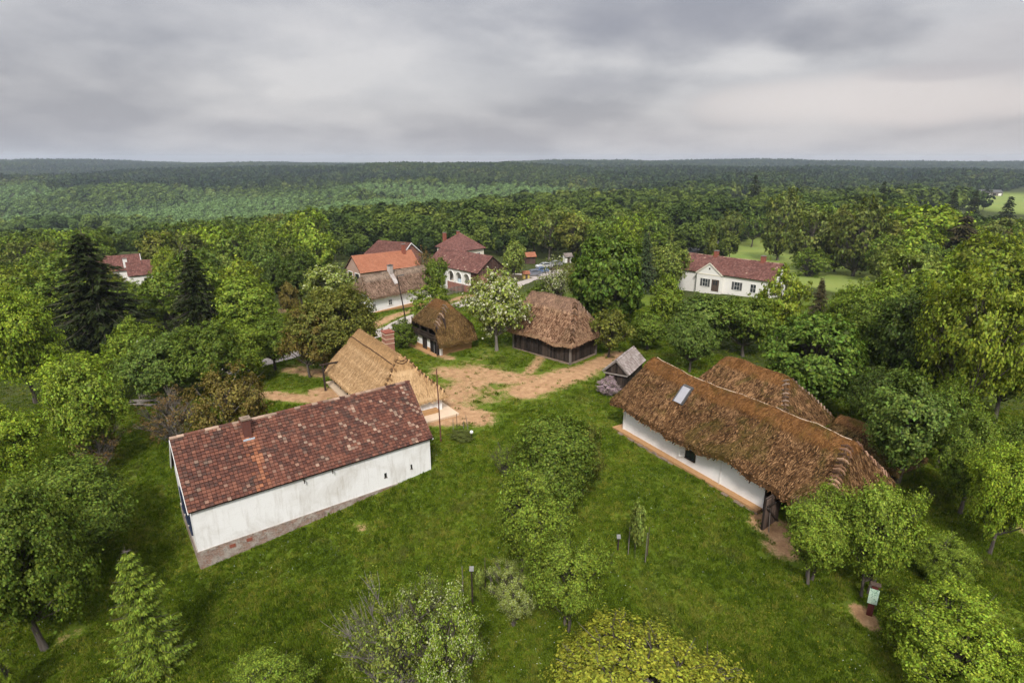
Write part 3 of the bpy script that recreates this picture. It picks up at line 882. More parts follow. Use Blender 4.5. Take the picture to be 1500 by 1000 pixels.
def plank_wall(mb, p, q, z0, z1, n=None, t=0.05, gap=0.012, zt=None):
    p = Vector((p[0], p[1], 0)); q = Vector((q[0], q[1], 0)); L = (q - p).length; d = (q - p) / L; n = n or max(1, int(L / 0.22)); w = L / n
    nn = Vector((d.y, -d.x, 0))
    for i in range(n):
        a = p + d * (i * w + gap / 2); b = p + d * ((i + 1) * w - gap / 2); k = random.uniform(0, 0.02)
        za = z0 + random.uniform(-0.05, 0.03)
        v = [a + nn * k, b + nn * k, b + nn * (k - t), a + nn * (k - t)]
        mb.poly([(x.x, x.y, za) for x in v] + [(x.x, x.y, z1) for x in v], [(0, 1, 5, 4), (1, 2, 6, 5), (2, 3, 7, 6), (3, 0, 4, 7), (4, 5, 6, 7), (3, 2, 1, 0)])
# ------------------------------------------------------------------ the buildings
class Frame:
    """a house's own axes: u along its front, v into it"""
    def __init__(s, x, y, az, zg):
        s.x, s.y, s.az, s.zg = x, y, az, zg; s.d = (math.cos(az), math.sin(az)); s.n = (-math.sin(az), math.cos(az))

    def onv(s, px, py, v):
        u_, F, D = ray(px, py)
        den = u_ * s.n[0] + F * s.n[1]; t = (s.x * s.n[0] + s.y * s.n[1] + v) / den
        X, Y, Z = u_ * t, F * t, CAMH - D * t
        return (X - s.x) * s.d[0] + (Y - s.y) * s.d[1], Z - s.zg

    def loc(s, p):
        dx, dy = p[0] - s.x, p[1] - s.y
        return Vector((dx * s.d[0] + dy * s.d[1], dx * s.n[0] + dy * s.n[1], 0))

    def w(s, u, v): return s.x + u * s.d[0] + v * s.n[0], s.y + u * s.d[1] + v * s.n[1]

    def root(s, name, label, cat, group=None, keep=None):
        if keep: KEEP_OUT.append((s.x, s.y, s.az) + keep)
        return root(name, label, cat, (s.x, s.y, s.zg), s.az, group)


def white_house():
    L, W, ze, zr = 14.98, 6.35, 3.82, 6.93
    F = Frame(-17.46, 27.10, 0.638, 0.0)
    r = F.root('white_house', 'long white house with weathered red tile roof and brick footing', 'house', keep=(0.0, L, 0.0, W))
    cx = [F.onv(*p, 1.2)[0] for p in ((500, 640), (552, 612), (575, 605), (586, 575), (600, 590), (520, 650), (605, 622), (560, 580), (540, 625))]
    spots = []
    for (px, py) in ((500, 622), (508, 640), (522, 612), (534, 618), (546, 628), (572, 602), (578, 608), (590, 575), (598, 590), (604, 600), (597, 618), (607, 622), (540, 645), (520, 645), (510, 655), (586, 568), (556, 588), (602, 642), (447, 648), (438, 622), (410, 640), (572, 640), (515, 600)):
        u_, f_, D_ = ray(px, py)
        # hit the near slope
        best = None
        for k in range(80):
            v = k / 79 * W / 2; zz = ze + (zr - ze) * v / (W / 2); uu, z2 = F.onv(px, py, v)
            if best is None or abs(z2 - zz) < best[0]: best = (abs(z2 - zz), uu, math.hypot(v, zz - ze))
        spots.append(best[1:])
    cu, cz = F.onv(363, 641, 2.55)

    def afn(u, w, rg):
        for (a, b) in spots:
            if abs(u - a) < 0.12 and abs(w - b) < 0.11: return 0.8
            if abs(u - a - 0.2) < 0.11 and abs(w - b + 0.2) < 0.10: return 0.6
        if abs(u - cu) < 0.42 and w < 3.55 and rg.random() < 0.8 - 0.10 * (3.5 - w): return -rg.uniform(0.2, 0.75)
        return 0.55 if rg.random() < 0.006 else (0.3 if rg.random() < 0.05 else 0.0)
    gable_roof(r, L, W, ze, zr, M['tile_old'], 0, 0.22, 0.20, afn, ridge_a=0.9, seed=5, name='roof')
    gable_wall(r, L, W, ze, zr, -1.2, M['plaster'], 0.16, 'wall')
    mb = MB(); i = 0.10
    mb.box(i, L * 0.83, i, W - i, -1.3, 1.2)
    mb.build('footing', M['plinth'], r)
    # white verge boards of the left gable and brick edging
    mb = MB()
    mb.bar((0.0, 0.0, ze - 0.13), (0.0, W / 2, zr - 0.13), 0.05, 0.16); mb.bar((0.0, W, ze - 0.13), (0.0, W / 2, zr - 0.13), 0.05, 0.16)
    mb.build('verge_board', M['white_trim'], r)
    mb = MB(); mb.bar((L, 0.0, ze - 0.13), (L, W / 2, zr - 0.13), 0.05, 0.16); mb.bar((L, W, ze - 0.13), (L, W / 2, zr - 0.13), 0.05, 0.16)
    mb.build('verge_board', M['white_trim'], r)
    # vents and slits on the long wall
    for px, py, w, h in ((564.7, 695.6, 0.16, 0.30), (602.6, 683, 0.12, 0.30)):
        u, z = F.onv(px, py, 0.16); mb = MB(); mb.box(u - w / 2, u + w / 2, 0.145, 0.19, z - h / 2, z + h / 2)
        o = mb.build('vent_slit', M['black'], r)
        m2 = MB(); m2.box(u - w / 2 - 0.03, u + w / 2 + 0.03, 0.12, 0.19, z - h / 2 - 0.05, z - h / 2); m2.build('sill', M['grey_wood'], o)
    for px, py in ((340.8, 798.7), (365.4, 789.7)):
        u, z = F.onv(px, py, 0.10); mb = MB(); mb.box(u - 0.16, u + 0.16, 0.085, 0.12, z - 0.11, z + 0.11); mb.build('brick_vent', M['brick_red'], r)
    for px, py in ((444.6, 703.5), (486, 689)):
        u, z = F.onv(px, py, 0.1); mb = MB(); mb.bar((u, 0.2, z + 0.1), (u, -0.08, z + 0.06), 0.06); mb.bar((u, -0.06, z + 0.1), (u, -0.06, z - 0.12), 0.05); mb.build('rafter_stub', M['board'], r)
    ft = M['blue_frame']
    for v in (1.7, 3.0, 4.4): window(r, v, 2.35, 0.85, 1.25, 'left', 0.16, ft, M['glass'], 0.06)
    window(r, W / 2, 4.9, 0.55, 0.65, 'left', 0.16, ft, M['glass'], 0.05, (1, 0))
    c = chimney(r, cu, 2.55, ze + 1.6, F.onv(361, 613, 2.55)[1], 0.44, M['brick_dark'], 0.44, M['grey_stone'])
    mb = MB(); mb.box(cu - 0.32, cu + 0.32, 2.20, 2.31, cz - 0.12, cz + 0.08); mb.build('flashing', M['blue_pvc'], c)


def brace_bars(mb, pts, w=0.09, m=0):
    for a, b in pts: mb.bar(a, b, w, None, m)


def golden_house():
    L, W, zg = 12.37, 6.74, 1.3; ze, zr, h0, h1 = 2.82 - zg, 6.48 - zg, 0.93, 1.76
    F = Frame(-17.98, 52.21, -0.968, zg)
    r = F.root('golden_thatched_house', 'white house under new golden thatch with a pale clay apron', 'house', keep=(0.3, L + 0.8, 0.2, W + 0.2))
    fn = hip_fun(L, W, ze, zr, h0, h1, ze + 1.2, ze, 0.10, capw=1.0, caph=0.11, wav=0.025, seed=2, course=0.035, cl=0.42)
    thatch_roof(r, fn, L, W, M['thatch_gold'], 0.22, 0.2, 230, (0.36, 0.022), 2, 40, lift=0.018, rough=0.008, jit=0.07)
    z = lambda u, v: float(fn(np.array(u), np.array(v))[0])
    s1 = (zr - ze) / h1
    hip_trim(r, fn, (L - h1 - 0.05, W / 2 - 0.25, 0), (L - 0.2, 0.25, 0), M['thatch_gold'], 11, 0.62, 0.085)
    hip_trim(r, fn, (L - h1 - 0.05, W / 2 + 0.25, 0), (L - 0.2, W - 0.25, 0), M['thatch_gold'], 11, 0.62, 0.085)
    mb = MB()      # rope lines along the ridge cap and its end, coloured dark as their shadow
    for v in (W / 2 - 0.72, W / 2 + 0.72):
        mb.tube([(u, v, z(u, v) + 0.08) for u in np.linspace(0.6, L - h1 - 0.1, 24)], 0.05, 5)
    mb.tube([(L - h1 - 0.1 + 0.75 * math.sin(t) * 0.6, W / 2 - 0.72 * math.cos(t), z(L - h1 - 0.1 + 0.45 * math.sin(t), W / 2 - 0.72 * math.cos(t)) + 0.06) for t in np.linspace(0, PI, 14)], 0.05, 5)
    mb.tube([(L - h1 + 0.05 + 0.35 * math.sin(t) * 0.6, W / 2 - 0.38 * math.cos(t), z(L - h1 + 0.05 + 0.2 * math.sin(t), W / 2 - 0.38 * math.cos(t)) + 0.07) for t in np.linspace(0, PI, 10)], 0.05, 5)
    mb.build('ridge_rope', M['rope'], r)
    mb = MB(); mb.box(3.2, L - 0.42, 2.2, W - 0.42, -0.8, ze + 0.3); mb.box(5.6, L - 0.42, 0.6, 2.25, -0.8, ze + 0.12)
    mb.build('wall', M['plaster_clean'], r)
    mb = MB(); mb.box(-0.2, L + 1.15, 0.1, W + 0.35, -0.7, 0.24); mb.build('clay_apron', M['pale_clay'], r)
    mb = MB(); mb.box(L - 0.43, L + 0.0, 1.3, W - 1.0, 0.24, 0.58); mb.build('clay_bench', M['clay'], r)
    for u, v in ((0.7, 0.75), (2.4, 0.75), (4.2, 0.75)):
        mb = MB(); mb.bar((u, v, 0), (u, v, ze + 0.3), 0.14); mb.build('porch_post', M['board'], r)
    mb = MB(); mb.box(3.15, 3.2, 2.8, 3.7, 0.1, 1.75); mb.build('door', M['board'], r)
    mb = MB(); mb.box(3.6, 4.5, 2.15, 2.2, 0.1, 1.7); mb.build('door', M['board'], r)
    u, zt = F.onv(567.5, 484.5, W / 2 + 1.0)
    c = chimney(r, u, W / 2 + 1.0, zr - 2.2, zt - 0.1, 0.95, M['brick_pink'], 0.8, M['brick_red'])
    mb = MB()
    for k in range(3): zz = zt - 0.25 - 0.42 * k; mb.box(u - 0.51, u + 0.51, W / 2 + 0.57, W / 2 + 1.43, zz, zz + 0.05)
    mb.build('brick_band', M['pale_clay'], c)
    # timber frame beside it (a well gantry)
    p = at(477, 572); q = at(474, 560)
    g = root('well_gantry', 'dark timber gantry of two posts beside the golden thatch', 'gantry', (p.x, p.y, p.z), 0.5)
    mb = MB(); mb.bar((0, 0, -0.3), (-0.05, 0, 2.6), 0.16); mb.build('post', M['board'], g)
    mb = MB(); mb.bar((1.5, 0.3, -0.3), (1.5, 0.3, 2.4), 0.14); mb.build('post', M['board'], g)
    mb = MB(); mb.bar((-0.35, -0.1, 2.62), (1.9, 0.35, 2.5), 0.14); mb.bar((0.0, 0, 1.9), (0.5, 0.1, 2.55), 0.09); mb.build('beam', M['board_h'], g)


def granary():
    zg = 1.3
    F = Frame(-11.48, 65.19, -0.906, zg); L, W = 5.43, 4.35
    r = F.root('granary', 'small two storey granary with mossy hipped thatch and dark balcony', 'granary', keep=(-0.2, L + 0.2, -0.5, W + 0.3))
    zf, zs, zr = 4.45 - zg, 2.6 - zg, 6.75 - zg
    U0, U1, V0, V1 = -0.6, L + 0.8, -0.3, W + 0.35       # plan of the roof

    def fn(u, v):
        uu = u + U0; vv = v + V0; Lr = U1 - U0; Wr = V1 - V0
        a = 1.98
        pl = [zf + (zr - zf) / (Wr / 2) * v * 1.0, zf - 0.3 + (zr - zf + 0.3) / (Wr / 2) * (Wr - v), zs + (zr - zs) / a * 1.0 * u, zs + (zr - zs) / (a + 0.3) * (Lr - u)]
        P = np.stack(pl); m = P.min(0); z = m - 0.14 * np.log(np.exp(-(P - m) / 0.14).sum(0)) + 0.1
        cap = 1 - S(zr - z, 0.55, 0.95)
        return z + 0.06 * cap + 0.05 * np.sin(uu * 1.7) * np.cos(vv * 1.9), cap
    o = thatch_roof(r, fn, U1 - U0, V1 - V0, M['thatch_gran'], 0.24, 0.16, 300, (0.24, 0.026), 4, 44, lift=0.035)
    o.location = (U0, V0, 0)
    Lr, Wr = U1 - U0, V1 - V0
    # near right hip rung line: from the ridge down to where the front eave meets it
    t = hip_trim(r, fn, (Lr - 2.15, Wr / 2 - 0.25, 0), (Lr - 0.98, 0.18, 0), M['thatch_grey'], 8, 0.6, 0.085); t.location = (U0, V0, 0)
    t = hip_trim(r, fn, (1.95, Wr / 2 - 0.25, 0), (0.85, 0.18, 0), M['thatch_grey'], 9, 0.45, 0.05); t.location = (U0, V0, 0)
    mb = MB(); mb.box(0.15, L - 0.0, 0.12, W, -0.6, 1.58); mb.build('wall', M['plaster_clean'], r)
    mb = MB(); mb.box(L - 0.02, L + 0.06, 0.55, W + 0.04, -0.6, 1.6); mb.build('clay_skirt', M['clay'], r)
    for a, b in ((0.12, 1.75), (2.85, 3.5)):
        mb = MB(); mb.box(a, b, 0.06, 0.13, -0.4, 0.42); mb.build('clay_skirt', M['clay'], r)
    mb = MB(); mb.box(-0.3, L + 0.1, -0.55, 0.13, -0.5, 0.06); mb.build('clay_step', M['clay'], r)
    mb = MB(); plank_wall(mb, (0.05, 1.02), (L, 1.02), 1.56, zf + 0.9); plank_wall(mb, (L + 0.02, 0.98), (L + 0.02, W), 1.6, 2.6); plank_wall(mb, (0.05, W), (0.05, 1.0), 1.6, 2.6)
    mb.build('upper_wall', M['board'], r)
    mb = MB(); mb.box(1.8, 2.8, 0.08, 0.125, 0.05, 1.5); mb.build('door', M['board'], r)
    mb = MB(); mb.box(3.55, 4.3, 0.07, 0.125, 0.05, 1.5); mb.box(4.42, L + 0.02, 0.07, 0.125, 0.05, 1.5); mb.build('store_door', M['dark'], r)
    mb = MB(); mb.box(-0.1, L + 0.1, -0.2, 1.05, 1.58, 1.68); mb.build('balcony_floor', M['board_h'], r)
    mb = MB()
    for k in range(22): u = -0.05 + k * (L + 0.1) / 21.0; mb.box(u - 0.1, u + 0.1, -0.21, -0.18, 1.66, 2.2)
    mb.bar((-0.1, -0.2, 2.26), (L + 0.1, -0.2, 2.26), 0.08); mb.bar((-0.1, -0.25, 1.95), (L + 0.1, -0.25, 1.95), 0.05)
    mb.build('balcony_railing', M['board_h'], r)
    for u in (0.0, 1.8, 3.6, L):
        mb = MB(); mb.bar((u, -0.16, -0.1 if u in (L,) else 1.65), (u, -0.16, zf + 0.25), 0.11); mb.build('balcony_post', M['board'], r)
    mb = MB(); mb.bar((L + 0.75, -0.1, zs - 0.1), (L - 0.3, -0.1, zf - 0.05), 0.07, 0.16); mb.build('barge_board', M['grey_wood'], r)


def timber_barn():
    L, W, zg = 9.32, 5.88, 1.35; ze, zr, h0, h1 = 3.80 - zg, 7.75 - zg, 1.24, 1.77
    F = Frame(-0.66, 63.52, -0.745, zg)
    r = F.root('timber_barn', 'barn of dark tarred boards under a red brown thatch roof', 'barn', keep=(0.4, L - 0.4, 0.4, W))

    def sag(u, v): return -0.28 * np.exp(-((u - 6.8) / 1.6) ** 2) * (1 - S(v, 0, 2.2)) * 1.0 - 0.05 * np.sin(u * 1.1)
    fn = hip_fun(L, W, ze, zr, h0, h1, ze + 0.9, ze, 0.06, capw=0.95, caph=0.10, sag=sag, wav=0.05, seed=3, course=0.06, cl=0.5)
    thatch_roof(r, fn, L, W, M['thatch_barn'], 0.42, 0.2, 270, (0.27, 0.030), 3, 42, lift=0.045, rough=0.03)
    hip_trim(r, fn, (L - h1 + 0.05, W / 2 - 0.25, 0), (L - 0.15, 0.2, 0), M['thatch_barn'], 16, 0.6, 0.085)
    hip_trim(r, fn, (L - h1 + 0.05, W / 2 + 0.25, 0), (L - 0.15, W - 0.2, 0), M['thatch_grey'], 15, 0.5, 0.06)
    i = 0.6
    for a, b, nm in (((i, i), (L - i, i), 'board_wall'), ((L - i, i), (L - i, W - i), 'board_wall'), ((L - i, W - i), (i, W - i), 'board_wall'), ((i, W - i), (i, i), 'board_wall')):
        mb = MB(); plank_wall(mb, a, b, 0.05, ze + 0.5); mb.build(nm, M['board'], r)
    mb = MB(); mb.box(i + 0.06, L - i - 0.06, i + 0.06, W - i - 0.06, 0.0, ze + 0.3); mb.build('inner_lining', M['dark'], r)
    mb = MB(); mb.box(i - 0.08, L - i + 0.08, i - 0.1, i, -0.5, 0.12); mb.box(L - i, L - i + 0.1, i, W - i, -0.5, 0.12); mb.build('stone_footing', M['grey_stone'], r)
    for u in (i, L - i):
        for v in (i, W - i):
            mb = MB(); mb.bar((u, v, -0.3), (u, v, ze + 0.4), 0.2); mb.build('corner_post', M['grey_wood'], r)
    mb = MB(); mb.bar((0.9, 0.3, ze + 0.05), (5.2, 0.25, ze + 0.02), 0.1); mb.build('eave_pole', M['grey_wood'], r)


def small_shed():
    zg = 1.3; L, W = 5.0, 2.55
    F = Frame(10.74, 50.1, 1.049, zg)
    r = F.root('shingled_shed', 'tiny dark shed with a grey shingle roof behind the lilac', 'shed', keep=(0, L, 0, W))
    gable_roof(r, L, W, 1.75, 2.95, M['shingle'], 0, 0.22, 0.3, None, seed=8, name='roof')
    mb = MB()
    for a, b in (((0.25, W - 0.2), (0.25, 0.2)), ((0.25, 0.2), (L - 0.2, 0.2)), ((L - 0.2, 0.2), (L - 0.2, W - 0.2)), ((L - 0.2, W - 0.2), (0.25, W - 0.2))): plank_wall(mb, a, b, -0.3, 1.78)
    mb.build('wall', M['board'], r)
    mb = MB()
    n = 9
    for k in range(n):
        v0 = 0.25 + (W - 0.5) * k / n; v1 = 0.25 + (W - 0.5) * (k + 0.9) / n; vm = (v0 + v1) / 2; zt = 1.7 + 1.15 * (1 - abs(vm - W / 2) / (W / 2))
        mb.box(0.22, 0.27, v0, v1, 1.7, max(1.75, zt))
    mb.build('gable', M['board'], r)
    mb = MB(); mb.bar((0.02, 0.0, 1.72), (0.02, W / 2, 2.93), 0.05, 0.14); mb.bar((0.02, W, 1.72), (0.02, W / 2, 2.93), 0.05, 0.14); mb.bar((0.05, 0.1, 1.62), (0.05, W - 0.1, 1.62), 0.1)
    mb.build('barge_board', M['grey_wood'], r)


def long_house():
    L, W, zg = 18.04, 6.73, 1.2; ze, zr, h0, h1 = 3.70 - zg, 6.82 - zg, 0.99, 1.1
    F = Frame(7.74, 42.44, -1.040, zg)
    r = F.root('long_thatched_house', 'long white farmhouse under sagging mossy brown thatch with a roof hatch', 'house', keep=(0.2, L - 0.2, 0.2, W))

    def sag(u, v):
        z = 0.06 * np.sin(u * 0.75 + 0.6) - 0.16 * np.exp(-((u - 7.5) / 3.0) ** 2) + 0.16 * np.exp(-((u - 1.2) / 1.2) ** 2) + 0.03 * np.sin(u * 1.9) - 0.12 * np.exp(-((u - 16.5) / 1.2) ** 2)
        return z + 0.30 * np.exp(-((u - 11.7) / 1.3) ** 2) * (1 - S(v, 0.0, 1.1)) - 0.03 * np.exp(-((u - 9.0) / 1.2) ** 2) * (1 - S(v, 0.0, 1.5))
    fn0 = hip_fun(L, W, ze, zr, h0, h1, ze + 0.35, ze + 0.1, 0.22, capw=0.72, caph=0.13, sag=sag, wav=0.08, seed=1, course=0.05, cl=0.55)
    thatch_roof(r, fn0, L, W, M['thatch_old'], 0.42, 0.2, 300, (0.27, 0.028), 1, 46, lift=0.04, rough=0.045)
    hip_trim(r, fn0, (L - h1 - 0.05, W / 2 - 0.4, 0), (L - 0.35, 0.5, 0), M['thatch_barn'], 14, 0.62, 0.075)
    hip_trim(r, fn0, (L - h1 - 0.05, W / 2 + 0.4, 0), (L - 0.25, W - 0.4, 0), M['thatch_barn'], 12, 0.5, 0.06)
    z = lambda u, v: float(fn0(np.array(u), np.array(v))[0])
    wv = 0.8; ue = F.onv(1117, 744, wv)[0]
    mb = MB(); mb.box(0.9, ue, wv, W - 0.8, -0.8, ze + 0.5); mb.build('wall', M['plaster_clean'], r)
    mb = MB(); mb.box(0.86, 0.98, wv - 0.07, wv + 0.05, -0.3, ze + 0.3); mb.build('corner_post', M['white_trim'], r)
    u3 = F.onv(1055, 700, wv)[0]
    mb = MB(); mb.bar((u3, wv - 0.04, 0), (u3, wv - 0.04, ze + 0.3), 0.06); mb.build('drain_pipe', M['white_trim'], r)
    # clay apron with a ragged stone edge
    mb = MB(); rg = random.Random(4)
    mb.box(0.35, ue, wv - 0.5, wv, -0.6, 0.36); mb.box(0.1, 0.9, wv - 0.5, 3.0, -0.6, 0.34)
    mb.build('clay_apron', M['clay'], r)
    mb = MB(); k = 0.3
    while k < ue:
        w = rg.uniform(0.25, 0.6); mb.box(k, k + w - 0.02, wv - 0.5 - rg.uniform(0.08, 0.26), wv - 0.503, -0.6, rg.uniform(0.14, 0.31)); k += w
    mb.build('stone_edge', M['grey_stone'], r)
    # window with one casement open
    uw, zw = F.onv(1009, 671, wv); zw = min(zw, ze - 0.35)
    o = window(r, uw + 0.12, 1.25, 0.8, 0.62, 'near', wv, M['board_h'], M['glass'], 0.05, (1, 0))
    mb = MB(); a = uw - 0.35
    mb.bar((a, wv - 0.05, 0.95), (a, wv - 0.05, 1.56), 0.045); mb.bar((a - 0.30, wv - 0.28, 0.95), (a - 0.30, wv - 0.28, 1.56), 0.045)
    for zz in (0.95, 1.25, 1.56): mb.bar((a, wv - 0.05, zz), (a - 0.30, wv - 0.28, zz), 0.04)
    mb.build('open_casement', M['white_trim'], o)
    # barn bay: dark boards, open door leaf, plank against it
    mb = MB(); mb.box(ue + 0.02, L - 0.9, W - 0.85, W - 0.75, -0.8, ze + 0.4); mb.box(L - 0.95, L - 0.85, wv + 0.1, W - 0.8, -0.8, ze + 0.5)
    mb.build('barn_wall', M['board'], r)
    mb = MB(); mb.box(ue + 0.01, ue + 0.1, wv, W - 0.8, -0.6, ze + 0.4); mb.build('cross_wall', M['board'], r)
    mb = MB(); mb.box(ue + 2.9, L - 0.9, wv, wv + 0.1, -0.8, ze + 0.45); mb.build('front_boarding', M['board'], r)
    mb = MB(); mb.box(ue + 0.1, L - 0.9, wv - 0.5, W - 0.8, -0.5, 0.02); mb.build('barn_floor', M['clay'], r)
    d0 = F.loc(at(1138.5, 760)); d1 = F.loc(at(1117, 776)); dd = (d1 - d0)
    mb = MB(); plank_wall(mb, d0, d1, -0.45, 2.05, 7, 0.05)
    dr = mb.build('door', M['door_wood'], r)
    nn = Vector((dd.y, -dd.x, 0)).normalized() * 0.06
    mb = MB()
    P = lambda t, zz: tuple(d0 + dd * t + nn + Vector((0, 0, zz)))
    Q = lambda t, zz: tuple(d0 + dd * t - nn * 1.7 + Vector((0, 0, zz)))
    for R_ in (P, Q):
        brace_bars(mb, [(R_(0, -0.1), R_(1, -0.1)), (R_(0, 1.65), R_(1, 1.65)), (R_(0, 0.0), R_(1, 1.6))], 0.1)
    mb.bar(P(0, 2.08), P(1, 2.1), 0.08); mb.bar(P(1, -0.4), P(1, 2.1), 0.1); mb.bar(P(0, -0.4), P(0, 2.1), 0.12)
    mb.build('door_brace', M['board'], dr)
    q_ = d0.lerp(d1, 0.75); p = F.w(q_.x + 0.35, q_.y - 0.25); g = hz(*p)
    pl = MB(); pl.bar((0, 0, -0.02), (-0.28, 0.28, 1.05), 0.03, 0.10)
    tag(pl.build('plank', M['grey_wood'], None, loc=(p[0], p[1], g), rz=F.az), 'pale plank leaning on the open barn door', 'plank')
    mb = MB(); mb.tube([(u, W / 2 + 0.22, z(u, W / 2 + 0.22) + 0.07) for u in np.linspace(h0 + 0.2, L - h1 - 0.2, 30)], 0.028, 5); mb.build('ridge_seam', M['pale_clay'], r)
    # roof hatch
    best = None
    def slope_hit(px, py):
        b = None
        for k in range(160):
            v = k / 159 * W / 2; uu, z2 = F.onv(px, py, v); e = abs(z2 - z(min(max(uu, 0), L), v) - 0.10)
            if b is None or e < b[0]: b = (e, uu, v)
        return b[1], b[2]
    (ua, va), (ub, vb) = slope_hit(993, 592), slope_hit(1005, 571)
    uc = (ua + ub) / 2; v0, v1 = min(va, vb), max(va, vb); hw = 0.36
    p0 = Vector((uc, v0, z(uc, v0) + 0.16)); p1 = Vector((uc, v1, z(uc, v1) + 0.34))
    mb = MB(); mb.bar(p0, p1, 2 * hw, 0.05, 0, (0, 0, 1))
    for k in range(4): x = uc - hw + 0.12 + k * 0.18; mb.bar(Vector((x, v0, p0.z + 0.03)), Vector((x, v1, p1.z + 0.03)), 0.03)
    ht = mb.build('roof_hatch', M['tin'], r)
    mb = MB(); mb.bar(p0 + Vector((-hw - 0.04, 0, -0.05)), p1 + Vector((-hw - 0.04, 0, -0.06)), 0.07, 0.2); mb.bar(p0 + Vector((hw + 0.04, 0, -0.05)), p1 + Vector((hw + 0.04, 0, -0.06)), 0.07, 0.2)
    mb.box(uc - hw - 0.06, uc + hw + 0.06, v1 - 0.02, v1 + 0.22, p1.z - 0.35, p1.z + 0.08)
    mb.build('hatch_frame', M['slate'], ht)


def back_house():
    F = Frame(12.64, 45.36, -0.78, 1.3); zg = 1.3
    # laid out from its ridge: 6.3 m long, hips at both ends
    a = Vector(atz(1064, 523, 6.6)); b = Vector(atz(1156, 553, 6.6)); d = b - a; az = math.atan2(d.y, d.x); rl = math.hypot(d.x, d.y)
    L, W = rl + 2.2 + 2.0, 6.4; h0, h1 = 2.0, 2.2
    n = (-math.sin(az), math.cos(az)); dd = (math.cos(az), math.sin(az))
    x0 = a.x - dd[0] * h0 - n[0] * W / 2; y0 = a.y - dd[1] * h0 - n[1] * W / 2
    F = Frame(x0, y0, az, zg)
    r = F.root('hipped_thatched_house', 'smaller brown thatched house behind the long farmhouse', 'house', keep=(0, L, 0, W))
    ze, zr = 3.4 - zg, 6.6 - zg
    fn = hip_fun(L, W, ze, zr, h0, h1, ze, ze, 0.16, capw=0.6, caph=0.10, wav=0.06, seed=5)
    thatch_roof(r, fn, L, W, M['thatch_old'], 0.36, 0.2, 280, (0.27, 0.028), 5, 40, lift=0.04)
    hip_trim(r, fn, (L - h1 - 0.05, W / 2 - 0.3, 0), (L - 0.2, 0.25, 0), M['thatch_grey'], 13, 0.5, 0.06)
    hip_trim(r, fn, (h0, W / 2 + 0.3, 0), (0.2, W - 0.25, 0), M['thatch_grey'], 13, 0.5, 0.06)
    hip_trim(r, fn, (L - h1, W / 2 + 0.3, 0), (L - 0.2, W - 0.25, 0), M['thatch_grey'], 13, 0.5, 0.06)
    mb = MB(); mb.box(0.7, L - 0.7, 0.7, W - 0.7, -0.8, ze + 0.4); mb.build('wall', M['plaster'], r)
    mb = MB(); mb.box(0.6, L - 0.6, 0.6, W - 0.6, -0.8, 0.3); mb.build('clay_skirt', M['clay'], r)
    window(r, W / 2, 1.2, 0.7, 0.7, 'right', L - 0.7, M['board'], M['glass'])


def pen_roof():
    zg = 1.2; apex = atz(1231, 609, 3.8)
    F = Frame(apex.x, apex.y, -1.0, zg)
    L, W = 5.6, 4.2
    n = F.n; F.x -= n[0] * W / 2 + F.d[0] * 0.3; F.y -= n[1] * W / 2 + F.d[1] * 0.3
    r = F.root('thatched_pen', 'low mossy thatched pen roof beside the trees behind the farmhouse', 'pen', keep=(0, L, 0, W))
    fn = hip_fun(L, W, 0.9, 2.6, 0.25, 3.2, 1.6, 0.85, 0.12, capw=0.5, caph=0.08, wav=0.06, seed=9)
    thatch_roof(r, fn, L, W, M['thatch_gran'], 0.25, 0.18, 190, (0.28, 0.042), 9, 40)
    for u in (0.4, L - 0.5):
        for v in (0.4, W - 0.4):
            mb = MB(); mb.bar((u, v, -0.4), (u, v, 1.0), 0.13); mb.build('post', M['board'], r)
    mb = MB()
    for v in (0.42, W - 0.42): plank_wall(mb, (0.4, v), (L - 0.5, v), -0.2, 0.7, 14)
    plank_wall(mb, (L - 0.5, 0.4), (L - 0.5, W - 0.4), -0.2, 0.7, 10)
    mb.build('board_wall', M['board'], r)


def roadside_house():
    L, W = 14.65, 5.3; zg = hz(-16, 86); F = Frame(-20.11, 80.53, 0.909, zg); ze, zr = 3.16 - zg, 5.95 - zg
    r = F.root('roadside_thatched_house', 'low white house with grey brown thatch and pale chimney along the road', 'house', keep=(0, L, 0, W))
    fn = hip_fun(L, W, ze, zr, 0.5, 1.6, ze + 0.8, ze + 0.3, 0.18, capw=0.75, caph=0.08, wav=0.05, seed=6)
    thatch_roof(r, fn, L, W, M['thatch_grey'], 0.34, 0.25, 110, (0.42, 0.06), 6, 26, lift=0.04)
    mb = MB(); mb.box(0.55, L - 0.55, 0.55, W - 0.55, -1, ze + 0.35); mb.build('wall', M['plaster_clean'], r)
    mb = MB(); mb.box(0.5, L - 0.4, 0.2, 0.56, -1, 0.45); mb.build('clay_bench', M['clay'], r)
    hip_trim(r, fn, (0.6, W / 2 - 0.2, 0), (0.05, 0.9, 0), M['thatch_grey'], 8, 0.5, 0.07)
    u, zz = F.onv(572, 402, W / 2 - 0.35); _, zt = F.onv(570.5, 391, W / 2 - 0.35)
    c = chimney(r, u, W / 2 - 0.35, zr - 0.9, max(zt, zr + 1.0), 0.62, M['old_white_brick'], 0.62, M['slate'])
    mb = MB(); mb.box(u - 0.42, u + 0.42, 0.9, 1.9, ze + 0.9, ze + 1.2)
    mb = MB(); s = (zr - ze) / (W / 2)
    mb.bar((u, 1.0, ze + s * 1.0 + 0.14), (u, W / 2 - 0.4, zr - 0.02), 0.75, 0.08); mb.build('chimney_apron', M['old_white_brick'], c)
    window(r, 4.0, 1.35, 0.6, 0.75, 'near', 0.55, M['white_trim'], M['glass'])
    window(r, 1.0, 1.35, 0.45, 0.55, 'near', 0.55, M['white_trim'], M['glass'], bars=(1, 0))


